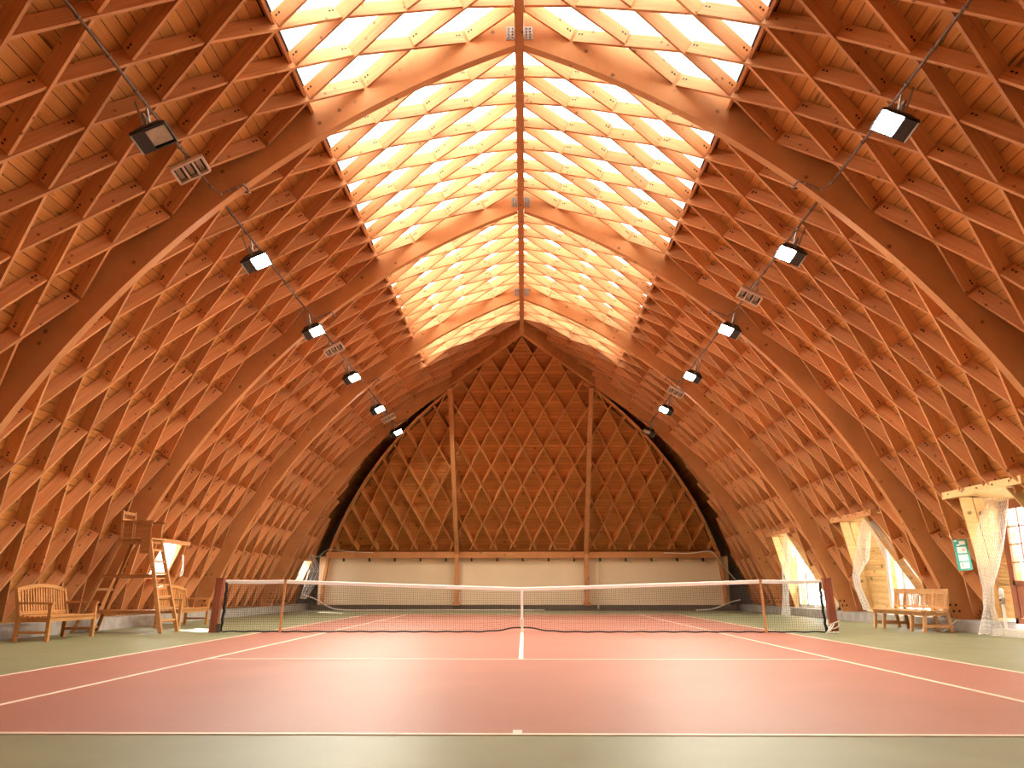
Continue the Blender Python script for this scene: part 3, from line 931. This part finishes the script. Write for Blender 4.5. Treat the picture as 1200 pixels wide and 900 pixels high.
for s in (-1, 1):
    lab = 'square red-brown wooden net post at the left end, beside the umpire chair' if s < 0 else 'square red-brown wooden net post at the right end, with cords tied round its foot'
    t = thing('net_post', lab, 'post', (s * 6.42, 0, 0), 0, 'net posts')
    MB().bar((s * 0.04, 0, 0.0), (-s * 0.03, 0, 1.09), 0.145, 0.13, (0, 1, 0)).build('post', M['postwood'], t)
    MB().box((-s * 0.03, 0, 1.095), (0.16, 0.15, 0.03)).build('cap', M['postwood'], t)
    MB().tube([(-s * 0.035, -0.02, 1.03), (-s * 0.12, 0, 1.04)], 0.012, 6).build('net_hook', M['steel'], t)
    if s > 0:
        tie = MB()
        for q in range(3):
            tie.tube([(s * 0.04 + (0.085 + 0.01 * q) * cos(a), (0.08 + 0.01 * q) * sin(a), 0.06 + 0.07 * q + 0.04 * sin(a + q)) for a in [2 * pi * k / 14 for k in range(15)]], 0.012, 5)
        tie.tube([(-0.04, -0.08, 0.17), (-0.12, -0.1, 0.06), (-0.17, -0.09, 0.014), (-0.10, -0.13, 0.014), (0.0, -0.12, 0.02), (0.10, -0.11, 0.014)], 0.014, 5)
        tie.tube([(0.02, -0.085, 0.2), (-0.05, -0.1, 0.1), (-0.13, -0.12, 0.014)], 0.014, 5)
        tie.build('cord_tie', M['cream'], t)
    else:
        MB().box((0.09, -0.07, 0.09), (0.09, 0.03, 0.18)).build('foot_plate', M['darkkerb'], t)
    t2 = thing('singles_stick', 'slim wooden singles stick propping the net near its %s end' % side_word[s], 'stick', (s * 5.03, -0.03, 0), 0, 'singles sticks')
    MB().bar((s * 0.02, 0, 0), (-s * 0.03, 0, 1.03), 0.042, 0.035, (0, 1, 0)).build('stick', M['chairpale'], t2)
    MB().box((-s * 0.03, 0.012, 1.055), (0.05, 0.07, 0.05)).build('fork_head', M['chairpale'], t2)

# ------------------------------------------------------------------ benches
def rot_thing(name, label, cat, loc, rz, group=None): return thing(name, label, cat, loc, rz, group)
def garden_bench(label, L, loc, rz, cushion=False):
    """arched slatted back, arms; local x along the bench, -y is the front"""
    t = rot_thing('garden_bench', label, 'bench', loc, rz, 'garden benches by the left slope')
    W = 0.56; h = L / 2; zs = 0.42
    wd = M['teak']
    for s in (-1, 1):
        x = s * (h - 0.035)
        MB().bar((x, -W / 2, 0), (x, -W / 2, 0.62), 0.06, 0.06, (0, 1, 0)).build('leg', wd, t)
        b = MB().bar((x, W / 2, 0), (x, W / 2 - 0.02, 0.43), 0.06, 0.07, (0, 1, 0)); b.bar((x, W / 2 - 0.02, 0.42), (x, W / 2 + 0.09, 0.90), 0.06, 0.06, (0, 1, 0))
        b.build('leg', wd, t)
        MB().bar((x, -W / 2 - 0.05, 0.635), (x, W / 2 + 0.0, 0.645), 0.075, 0.032).build('arm_rest', wd, t)
        MB().bar((x, -W / 2, 0.15), (x, W / 2, 0.15), 0.035, 0.045).build('stretcher', wd, t)
        MB().bar((x, -W / 2, 0.36), (x, W / 2, 0.36), 0.035, 0.075).build('seat_rail', wd, t)
    MB().bar((-h + 0.06, -W / 2, 0.365), (h - 0.06, -W / 2, 0.365), 0.03, 0.075).build('apron', wd, t)
    MB().bar((-h + 0.06, W / 2 - 0.02, 0.365), (h - 0.06, W / 2 - 0.02, 0.365), 0.03, 0.075).build('apron', wd, t)
    for i in range(6):
        y = -W / 2 + 0.0 + i * 0.094
        MB().bar((-h + 0.01, y, 0.418 - 0.012 * sin(i / 5 * pi)), (h - 0.01, y, 0.418 - 0.012 * sin(i / 5 * pi)), 0.075, 0.024).build('seat_slat', wd, t)
    # arched top rail
    n = 14; top = MB(); ring = []
    for i in range(n + 1):
        u = -1 + 2 * i / n; x = u * (h - 0.06); z = 0.835 + 0.075 * (1 - u * u)
        ring.append([(x, W / 2 + 0.055, z), (x, W / 2 + 0.10, z), (x, W / 2 + 0.115, z + 0.07), (x, W / 2 + 0.07, z + 0.07)])
    vv = [q for r in ring for q in r]; ff = [(3, 2, 1, 0), tuple(n * 4 + k for k in range(4))]
    for i in range(n):
        for j in range(4): ff.append((i * 4 + j, i * 4 + (j + 1) % 4, i * 4 + 4 + (j + 1) % 4, i * 4 + 4 + j))
    top.add(vv, ff); top.build('top_rail', wd, t)
    MB().bar((-h + 0.06, W / 2 + 0.0, 0.47), (h - 0.06, W / 2 + 0.0, 0.47), 0.03, 0.06).build('back_rail', wd, t)
    ns = int(round(L / 0.085))
    for i in range(ns):
        u = -1 + 2 * (i + 0.5) / ns; x = u * (h - 0.06); z2 = 0.845 + 0.075 * (1 - u * u)
        MB().bar((x, W / 2 + 0.005, 0.48), (x, W / 2 + 0.08, z2), 0.042, 0.014, (0, 1, 0)).build('back_slat', M['teak'], t)
    return t
garden_bench('near left garden bench with arched slatted back and arms, on the green floor', 1.55, (-8.52, -2.2, 0), pi / 2)
garden_bench('far left garden bench with arched slatted back, between umpire chair and net post', 1.75, (-8.4, 3.05, 0), pi / 2)

def slat_bench():
    t = rot_thing('slatted_bench', 'long armless wooden bench with straight spindle back against the right slope', 'bench', (8.62, 1.32, 0), -pi / 2)
    wd = M['teak_pale']; L = 2.5; h = L / 2; W = 0.50
    for x in (-h + 0.05, -h + 0.52, h - 0.62, h - 0.06):
        MB().bar((x, -W / 2 + 0.0, 0), (x, -W / 2 + 0.05, 0.40), 0.065, 0.06, (0, 1, 0)).build('leg', wd, t)
        b = MB().bar((x, W / 2 + 0.07, 0), (x, W / 2 + 0.01, 0.42), 0.065, 0.065, (0, 1, 0)); b.bar((x, W / 2 + 0.01, 0.41), (x, W / 2 + 0.09, 0.88), 0.055, 0.05, (0, 1, 0))
        b.build('leg', wd, t)
        MB().bar((x, -W / 2, 0.13), (x, W / 2 + 0.05, 0.13), 0.04, 0.07).build('stretcher', wd, t)
        MB().bar((x, -W / 2, 0.37), (x, W / 2, 0.37), 0.05, 0.07).build('seat_rail', wd, t)
    MB().bar((-h, -W / 2 + 0.03, 0.375), (h, -W / 2 + 0.03, 0.375), 0.035, 0.085).build('apron', wd, t)
    for i in range(5):
        y = -W / 2 - 0.02 + i * 0.108
        MB().bar((-h - 0.03, y, 0.428), (h + 0.03, y, 0.428), 0.10, 0.028).build('seat_slat', wd, t)
    MB().bar((-h, W / 2 + 0.08, 0.83), (h, W / 2 + 0.08, 0.83), 0.035, 0.11).build('top_rail', wd, t)
    MB().bar((-h, W / 2 + 0.02, 0.50), (h, W / 2 + 0.02, 0.50), 0.03, 0.05).build('back_rail', wd, t)
    for i in range(34):
        x = -h + 0.09 + (L - 0.18) * i / 33
        MB().bar((x, W / 2 + 0.025, 0.51), (x, W / 2 + 0.075, 0.79), 0.03, 0.014, (0, 1, 0)).build('spindle', wd, t)
slat_bench()

# ------------------------------------------------------------------ umpire chair
def umpire():
    t = thing('umpire_chair', 'tall wooden umpire chair with ladder front, beside the left net post', 'chair', (-7.4, 0.04, 0), 0.0)
    wd, pd = M['chairwood'], M['chairpale']
    hw = 0.41                                  # half width (along y)
    tw = 0.26
    zs = 1.90
    ft = lambda s: Vector((0.0, s * hw, 0)); tp_ = lambda s: Vector((-0.50, s * tw, zs + 0.02))
    rf = lambda s: Vector((-1.85, s * 0.48 + 0.12, 0)); rt = lambda s: Vector((-1.10, s * tw, zs))
    for s in (-1, 1):
        MB().bar(ft(s), tp_(s) , 0.055, 0.075, (1, 0, 0)).build('leg', pd, t)
        MB().bar(rf(s), rt(s), 0.05, 0.06, (1, 0, 0)).build('leg', wd if s > 0 else pd, t)
        # side rail half way and low side shelf rail
        a = ft(s).lerp(tp_(s), 0.60); b = rf(s).lerp(rt(s), 0.60)
        MB().bar(a, b, 0.03, 0.06).build('side_rail', wd, t)
        a = ft(s).lerp(tp_(s), 0.22); b = rf(s).lerp(rt(s), 0.22)
        MB().bar(a, b, 0.03, 0.06).build('side_rail', wd, t)
        # arm posts, arm rests
        MB().bar((-0.52, s * 0.27, zs), (-0.52, s * 0.27, zs + 0.38), 0.045, 0.045, (0, 1, 0)).build('arm_post', pd, t)
        MB().bar((-1.10, s * 0.27, zs), (-1.14, s * 0.27, zs + 0.62), 0.045, 0.045, (0, 1, 0)).build('back_post', pd, t)
        MB().bar((-0.44, s * 0.27, zs + 0.385), (-1.14, s * 0.27, zs + 0.385), 0.07, 0.035).build('arm_rest', wd, t)
        MB().box((-0.98, s * 0.27, zs + 0.2), (0.20, 0.018, 0.34)).build('side_panel', wd, t)
    MB().box((-0.57, -0.30, zs + 0.05), (0.2, 0.02, 0.68)).build('side_board', wd, t)
    for i in range(7):
        u = 0.13 + 0.125 * i
        MB().bar(ft(-1).lerp(tp_(-1), u), ft(1).lerp(tp_(1), u), 0.045, 0.028, (1, 0, 0)).build('rung', pd, t)
    for i in range(5):
        x = -0.50 - i * 0.145
        MB().bar((x, -0.30, zs + 0.02), (x, 0.30, zs + 0.02), 0.125, 0.03, (0, 0, 1)).build('seat_slat', pd, t)
    MB().box((-0.80, 0, zs - 0.04), (0.66, 0.56, 0.07)).build('seat_frame', wd, t)
    for z in (0.57, 0.42):
        MB().bar((-1.135, -0.27, zs + z), (-1.135, 0.27, zs + z), 0.025, 0.06, (0, 0, 1)).build('back_rail', pd, t)
    MB().bar(rf(-1).lerp(rt(-1), 0.46), rf(1).lerp(rt(1), 0.46), 0.03, 0.05).build('back_rung', pd, t)
    MB().bar(rf(-1).lerp(rt(-1), 0.05), rf(1).lerp(rt(1), 0.05), 0.03, 0.05).build('back_rung', pd, t)
    for i in range(4):
        y = -0.30 + i * 0.2
        MB().bar((-0.12, y, 0.44), (-1.62, y + 0.04, 0.44), 0.15, 0.025).build('shelf_board', wd, t)
umpire()

# ------------------------------------------------------------------ lamps on the vault
def conduit_x(sg): return sg * 4.98
ROD_Z = 7.16
for sg in (-1, 1):
    for n in (-1, 0, 1, 2):
        y1 = arch_y(n) + (0.35 if n > -1 else 0.1); y2 = arch_y(n + 1) - 0.42
        if n == -1: y1 = -11.4
        b = MB().tube([(conduit_x(sg), y1, ROD_Z), (conduit_x(sg), y2, ROD_Z)], 0.022, 6)
        b.tube([(conduit_x(sg), y1, ROD_Z), (conduit_x(sg) + sg * 0.02, y1, ROD_Z + 0.22)], 0.012, 5)
        t = b.build('conduit', M['rod'], None, 'brown lamp conduit running along the %s slope, %s' % (side_word[sg], bay_word[n]), 'conduit', 'lamp conduits')
        for i in range(8):
            y = y1 + (y2 - y1) * (i + 0.5) / 8
            MB().lathe((conduit_x(sg), y, ROD_Z), [(0.03, -0.02), (0.03, 0.02)], 8, 0, Matrix.Rotation(pi / 2, 3, 'X')).build('clip', M['rod'], t)
        # looped cable down and under the arch
        ya = arch_y(n + 1)
        pts = [(conduit_x(sg), y2, ROD_Z), (sg * 4.95, y2 + 0.1, ROD_Z - 0.03), (sg * 4.86, ya - 0.16, ROD_Z - 0.06), (sg * 4.74, ya - 0.12, ROD_Z + 0.02), (sg * 4.62, ya - 0.11, ROD_Z + 0.08), (sg * 4.53, ya - 0.10, ROD_Z + 0.14), (sg * 4.48, ya - 0.02, ROD_Z + 0.10), (sg * 4.50, ya + 0.10, ROD_Z + 0.10), (sg * 4.66, ya + 0.13, ROD_Z + 0.14), (conduit_x(sg), ya + 0.36, ROD_Z)]
        cb = MB().tube(pts, 0.014, 5).build('loop_cable', M['rod'], t)
        for q in range(1, 8):
            MB().lathe(pts[q], [(0.024, -0.012), (0.024, 0.012)], 6).build('cable_tie', M['steel'], cb)

def floodlight(sg, y, state, label, zoff=0.0):
    """local: x to the court side (mirrored), face tilted down"""
    t = thing('floodlight', label, 'floodlight', (sg * 4.82, y, 6.66 + zoff), 0, 'floodlights under the vault')
    t.scale = (0.86, 0.86, 0.86)
    R = Matrix.Rotation(sg * radians(24), 3, 'Y') @ Matrix.Rotation(radians(-14), 3, 'X')
    def T(p): return R @ Vector((p[0], p[1], p[2]))
    hx, hy, d = 0.27, 0.20, 0.17
    # tapered housing, open face down
    low = [(-hx, -hy, 0), (hx, -hy, 0), (hx, hy, 0), (-hx, hy, 0)]
    up = [(-hx * .62, -hy * .62, d), (hx * .62, -hy * .62, d), (hx * .62, hy * .62, d), (-hx * .62, hy * .62, d)]
    b = MB().hexa([T(p) for p in low] + [T(p) for p in up]).build('housing', M['housing'], t)
    rim = MB()
    for (a, c) in (((-hx, -hy), (hx, -hy)), ((hx, -hy), (hx, hy)), ((hx, hy), (-hx, hy)), ((-hx, hy), (-hx, -hy))):
        rim.bar(T((a[0], a[1], -0.015)), T((c[0], c[1], -0.015)), 0.03, 0.04)
    rim.build('rim', M['housing'], t)
    gx0, gx1 = (-0.02 - 0.23 * (1 if sg > 0 else -0.0), 0)
    if sg < 0: ga, gb_ = -0.06, hx - 0.02
    else: ga, gb_ = -hx + 0.02, 0.06
    mat = {'off': M['dull_glass'], 'warm': M['lamp_warm'], 'cool': M['lamp_cool']}[state]
    MB().hexa([T(p) for p in ((ga, -hy + 0.05, -0.022), (gb_, -hy + 0.05, -0.022), (gb_, hy - 0.05, -0.022), (ga, hy - 0.05, -0.022),
                              (ga, -hy + 0.05, -0.008), (gb_, -hy + 0.05, -0.008), (gb_, hy - 0.05, -0.008), (ga, hy - 0.05, -0.008))]).build('lamp_glass', mat, t)
    # visor on the wall side
    vx = -hx if sg < 0 else hx
    vi = ga if sg < 0 else gb_
    MB().hexa([T(p) for p in ((min(vx, vi), -hy, -0.05), (max(vx, vi), -hy, -0.05), (max(vx, vi), hy, -0.05), (min(vx, vi), hy, -0.05),
                              (min(vx, vi), -hy, -0.02), (max(vx, vi), -hy, -0.02), (max(vx, vi), hy, -0.02), (min(vx, vi), hy, -0.02))]).build('visor', M['housing'], t)
    MB().bar(T((vx, -hy, -0.05)), T((vx, hy, -0.05)), 0.02, 0.02).build('visor_edge', M['alu'], t)
    br = MB()
    br.bar(T((0, -hy - 0.02, 0.02)), T((0, -hy - 0.02, 0.3)), 0.04, 0.01, (0, 1, 0)); br.bar(T((0, hy + 0.02, 0.02)), T((0, hy + 0.02, 0.3)), 0.04, 0.01, (0, 1, 0))
    br.bar(T((0, -hy - 0.02, 0.3)), T((0, hy + 0.02, 0.3)), 0.04, 0.012)
    br.bar(T((0, 0, 0.3)), (sg * 0.16, 0, 0.5), 0.03, 0.03)
    br.bar(T((-sg * -0.1, 0, 0.16)), (sg * 0.36, 0, 0.62), 0.035, 0.03)
    br.build('bracket', M['steel'], t)
    return t

floods = [(-1, -8.0, 'off', 'unlit black floodlight with dull glass, nearest on the left slope'),
          (-1, -3.85, 'cool', 'lit floodlight with cool white face, second on the left slope'),
          (-1, 0.2, 'warm', 'lit glowing floodlight, third along the left slope'),
          (-1, 4.4, 'warm', 'lit floodlight, fourth along the left slope just past the third arch fixture'),
          (-1, 8.5, 'warm', 'lit floodlight, fifth along the left slope'),
          (-1, 12.5, 'warm', 'small lit floodlight farthest on the left, under the last arch'),
          (1, -8.15, 'warm', 'brightest glowing floodlight, nearest on the right slope'),
          (1, -4.05, 'warm', 'lit floodlight, second along the right slope'),
          (1, 0.27, 'warm', 'lit floodlight, third along the right slope'),
          (1, 4.4, 'warm', 'lit floodlight with black back, fourth along the right slope'),
          (1, 8.7, 'warm', 'lit floodlight with black back, fifth along the right slope'),
          (1, 12.55, 'off', 'small unlit black floodlight farthest on the right, under the last arch')]
for f in floods: floodlight(*f)

def louvre(sg, y, label):
    t = thing('louvre_fixture', label, 'light fixture', (sg * 4.72, y, 6.72), 0, 'louvred light fixtures under the vault')
    R = Matrix.Rotation(sg * radians(28), 3, 'Y') @ Matrix.Rotation(radians(-22), 3, 'X')
    def T(p): return R @ Vector(p)
    hx, hy = 0.23, 0.13
    f = MB()
    for (a, c) in (((-hx, -hy), (hx, -hy)), ((hx, -hy), (hx, hy)), ((hx, hy), (-hx, hy)), ((-hx, hy), (-hx, -hy))):
        f.bar(T((a[0], a[1], 0)), T((c[0], c[1], 0)), 0.03, 0.07, T((0, 0, 1)))
    f.build('frame', M['fixture'], t)
    MB().box(T((0, 0, 0.06)), (2 * hx, 2 * hy, 0.02), 0, R).build('back_plate', M['housing'], t)
    for i in range(3):
        x = -hx + (i + 0.5) * 2 * hx / 3
        MB().hexa([T(p) for p in ((x - 0.045, -hy + 0.03, 0.03), (x + 0.025, -hy + 0.03, 0.03), (x + 0.025, hy - 0.03, 0.03), (x - 0.045, hy - 0.03, 0.03), (x - 0.045, -hy + 0.03, 0.045), (x + 0.025, -hy + 0.03, 0.045), (x + 0.025, hy - 0.03, 0.045), (x - 0.045, hy - 0.03, 0.045))]).build('reflector', M['dull_glass'], t)
    for i in (1, 2):
        x = -hx + i * 2 * hx / 3
        MB().bar(T((x, -hy, -0.005)), T((x, hy, -0.005)), 0.025, 0.06, T((0, 0, 1))).build('louvre_bar', M['fixture'], t)
    a = MB(); a.bar(T((-hx * 0.6, hy, 0.03)), (sg * 0.2, 0.2, 0.4), 0.02, 0.02); a.bar(T((hx * 0.6, hy, 0.03)), (sg * 0.26, 0.2, 0.42), 0.02, 0.02)
    a.build('hanger', M['steel'], t)
louvre(-1, -7.05, 'cream louvred fixture hanging beside the unlit floodlight on the left')
louvre(-1, 1.8, 'cream louvred fixture below the third floodlight on the left slope')
louvre(-1, 10.1, 'small louvred fixture near the left gable end')
louvre(1, -1.8, 'cream louvred fixture between second and third floodlights on the right slope')
louvre(1, 6.4, 'small louvred fixture beyond the fourth floodlight on the right slope')

# ------------------------------------------------------------------ net curtains
def curtain(label, keys, nu=18, folds=4, amp=0.05, r=0.0045, name='net_curtain', parent_cat='curtain', dirv=(1.0, -0.5, 0)):
    """keys: (z, x, y, width) from top to bottom; strands knotted into a diamond mesh"""
    d = Vector(dirv).normalized(); nrm = Vector((-d.y, d.x, 0))
    ks = sorted(keys, key=lambda k: -k[0])
    def at(v):
        s = v * (len(ks) - 1); i = min(len(ks) - 2, int(s)); f = s - i; f = f * f * (3 - 2 * f)
        return [ks[i][j] + (ks[i + 1][j] - ks[i][j]) * f for j in range(4)]
    def P(u, v):
        z, x, y, w = at(v)
        fold = amp * min(1.0, w / 0.3) * sin(2 * pi * folds * u + 2.0 * v) + 0.012 * sin(23 * u + 9 * v)
        return Vector((x, y, z)) + d * ((u - 0.5) * w) + nrm * fold + Vector((0, 0, 0.02 * sin(7 * u)))
    H = ks[0][0] - ks[-1][0]; nv = int(H / 0.05)
    b = MB()
    for i in range(nu + 1):                     # two families of diagonals
        for sgn in (1, -1):
            pts = []
            for j in range(nv + 1):
                u = i / nu + sgn * (j / nv) * (nv / nu) * 0.5
                u = abs((u % 2.0) - 1.0)
                pts.append(P(u, j / nv))
            b.tube(pts, r, 3, 0, False)
    t = thing(name, label, 'curtain', (ks[-1][1], ks[-1][2], max(0.0, ks[-1][0])), 0, 'net curtains at the windows')
    off = Vector((-ks[-1][1], -ks[-1][2], -max(0.0, ks[-1][0])))
    me = b.mesh('net', M['white']); me.transform(Matrix.Translation(off))
    link('net', me, t)
    hb = MB()
    for uu in (0.0, 1.0):
        hb.tube([P(uu, j / nv) + off for j in range(nv + 1)], 0.008, 5)
    hb.tube([P(j / 40, 1.0) + off for j in range(41)], 0.010, 5)
    hb.tube([P(j / 40, 0.0) + off for j in range(41)], 0.010, 5)
    hb.build('border_cord', M['cream'], t)
    return t
curtain('large white net curtain gathered beside the nearest right door',
        [(2.68, 9.44, -1.3, 0.40), (2.2, 9.30, -1.3, 0.46), (1.72, 9.14, -1.3, 0.50), (1.3, 9.07, -1.3, 0.36), (0.9, 9.00, -1.3, 0.17), (0.5, 8.97, -1.3, 0.18), (0.04, 8.94, -1.3, 0.42)], 15, 4, 0.05, 0.0038)
curtain('white net curtain hanging at the far side of the middle right window',
        [(2.60, 8.97, 3.8, 0.22), (2.1, 8.86, 3.8, 0.30), (1.62, 8.74, 3.8, 0.34), (1.2, 8.55, 3.8, 0.16), (0.9, 8.58, 3.8, 0.13), (0.36, 8.75, 3.8, 0.17)], 11, 3, 0.04, 0.004)
curtain('white net curtain drawn along the near edge of the middle right window',
        [(2.58, 8.80, 3.2, 0.16), (2.1, 8.98, 3.05, 0.26), (1.6, 9.15, 2.95, 0.34), (1.15, 9.36, 2.85, 0.40), (0.7, 9.50, 2.75, 0.16), (0.3, 9.42, 2.7, 0.10)], 12, 3, 0.04, 0.004)
curtain('white net curtain hanging at the far side of the farthest right window',
        [(2.58, 8.95, 10.0, 0.30), (1.8, 8.80, 10.0, 0.26), (1.1, 8.72, 10.0, 0.20), (0.6, 8.68, 10.0, 0.18), (0.05, 8.64, 10.0, 0.26)], 11, 3, 0.04, 0.0045)
curtain('white net curtain at the near side of the farthest right window, by the net post',
        [(1.95, 9.36, 9.9, 0.16), (1.4, 9.56, 9.9, 0.34), (0.9, 9.70, 9.9, 0.34), (0.5, 9.68, 9.9, 0.24), (0.10, 9.66, 9.9, 0.24)], 12, 3, 0.04, 0.0045)
curtain('thin white net curtain gathered in the far left corner window',
        [(2.25, -8.95, 16.5, 0.5), (1.6, -8.7, 16.6, 0.7), (1.0, -8.9, 16.6, 0.55), (0.5, -9.1, 16.6, 0.3)], 12, 3, 0.05)

# ------------------------------------------------------------------ ropes, sign, small things
def rope(label, pts, r=0.02, m='cream', name='rope'):
    P = [Vector(p) for p in pts]; out = []
    for i in range(len(P) - 1):
        p0, p1, p2, p3 = P[max(i - 1, 0)], P[i], P[i + 1], P[min(i + 2, len(P) - 1)]
        for q in range(6):
            t = q / 6
            out.append(0.5 * ((2 * p1) + (-p0 + p2) * t + (2 * p0 - 5 * p1 + 4 * p2 - p3) * t * t + (-p0 + 3 * p1 - 3 * p2 + p3) * t ** 3))
    out.append(P[-1])
    return MB().tube(out, r, 6).build(name, M[m], None, label, 'rope')
rope('white rope drooping from the left corner and lying along the far kerb', [(-9.25, 17.0, 0.66), (-8.7, 17.1, 0.46), (-8.2, 17.15, 0.18), (-7.6, 17.2, 0.03), (-5.5, 17.2, 0.025), (-3, 17.25, 0.025), (0.9, 17.2, 0.025)], 0.025)
rope('white rope drooping from the right corner by the far kerb', [(9.05, 17.1, 0.44), (8.62, 17.15, 0.33), (7.9, 17.2, 0.07), (7.2, 17.2, 0.025)], 0.03)
rope('slack beige cable sagging from the right end of the gable beam', [(6.0, 17.3, 2.36), (7.1, 17.28, 2.34), (7.95, 17.2, 2.42), (8.35, 17.2, 1.95), (8.93, 17.2, 1.24)], 0.022)
rope('thin pale wire looping at the left end of the gable beam', [(-9.0, 16.9, 2.3), (-8.7, 17.1, 2.2), (-8.3, 17.2, 2.5), (-7.4, 17.3, 2.42), (-6.4, 17.3, 2.38)], 0.014)
rope('white cord loop hanging beside the small left window', [(-8.98, 4.1, 1.75), (-8.92, 4.0, 1.5), (-8.95, 3.98, 1.26), (-8.99, 4.05, 1.2), (-8.95, 4.12, 1.3), (-8.98, 4.13, 1.6), (-9.0, 4.12, 1.75)], 0.013, 'white')
rope('white cord lying over the kerb under the slatted bench', [(9.2, 1.4, 0.27), (9.2, 1.15, 0.10), (9.1, 0.9, 0.015), (8.95, 0.5, 0.015), (9.15, 0.3, 0.25)], 0.016, 'white')

def wall_sign():
    t = thing('hanging_sign', 'teal hanging card with white panels strung in front of the right slope', 'sign', (8.95, -0.7, 1.25))
    R = Matrix.Rotation(radians(-4), 3, 'Y')
    def T(x, y, z): return R @ Vector((x, y, z))
    MB().box(T(0, 0, 0.305), (0.285, 0.012, 0.61), 0, R).build('card', M['teal'], t)
    for k, zc in enumerate((0.095, 0.245, 0.40)):
        pn = MB().box(T(0, -0.008, zc), (0.19, 0.006, 0.125), 0, R).build('panel', M['card'], t)
        if k == 0:
            for j in range(2): MB().box(T(-0.05, -0.012, zc + 0.02 - j * 0.03), (0.02, 0.003, 0.02), 0, R).build('mark', M['doorwood'], pn)
        if k == 2: MB().box(T(0.03, -0.012, zc), (0.06, 0.003, 0.04), 0, R).build('mark', M['fixture'], pn)
    pc = MB()
    pc.box(T(0.03, -0.008, 0.54), (0.12, 0.006, 0.075), 0, R); pc.box(T(-0.06, -0.008, 0.50), (0.05, 0.006, 0.03), 0, R); pc.box(T(-0.10, -0.008, 0.585), (0.05, 0.006, 0.03), 0, R)
    pc.build('pictogram', M['card'], t)
    for s in (-1, 1):
        MB().tube([T(s * 0.14, 0, 0.605), (s * 0.26 + 0.04, 0.05, 0.69)], 0.007, 5).build('string', M['cream'], t)
wall_sign()

t = thing('white_post', 'slim white post with rounded cap and clamp beside the nearest right door', 'post', (9.33, -1.15, 0.0))
MB().lathe((0, 0, 0), [(0.07, 0.0), (0.07, 0.02), (0.028, 0.03), (0.028, 0.62)], 14).build('tube', M['offwhite'], t)
MB().lathe((0, 0, 0), [(0.045, 0.60), (0.05, 0.62), (0.05, 0.73), (0.045, 0.74)], 14).build('clamp', M['alu'], t)
MB().lathe((0, 0, 0), [(0.042, 0.74), (0.046, 0.80), (0.04, 0.87), (0.02, 0.90), (0.0, 0.905)], 14).build('cap', M['white'], t)
MB().lathe((-0.05, -0.02, 0.68), [(0.014, -0.02), (0.014, 0.02)], 8, 0, Matrix.Rotation(pi / 2, 3, 'X')).build('clamp_knob', M['bolt'], t)

t = thing('pole', 'slim beige pole standing against the far wall right of the gable post', 'pole', (3.17, 17.4, 0.0))
MB().tube([(0, 0, 0.0), (0.0, 0.05, 1.95)], 0.035, 8).build('shaft', M['beige'], t)
MB().box((0.02, 0, 0.03), (0.16, 0.16, 0.06)).build('foot', M['darkkerb'], t)
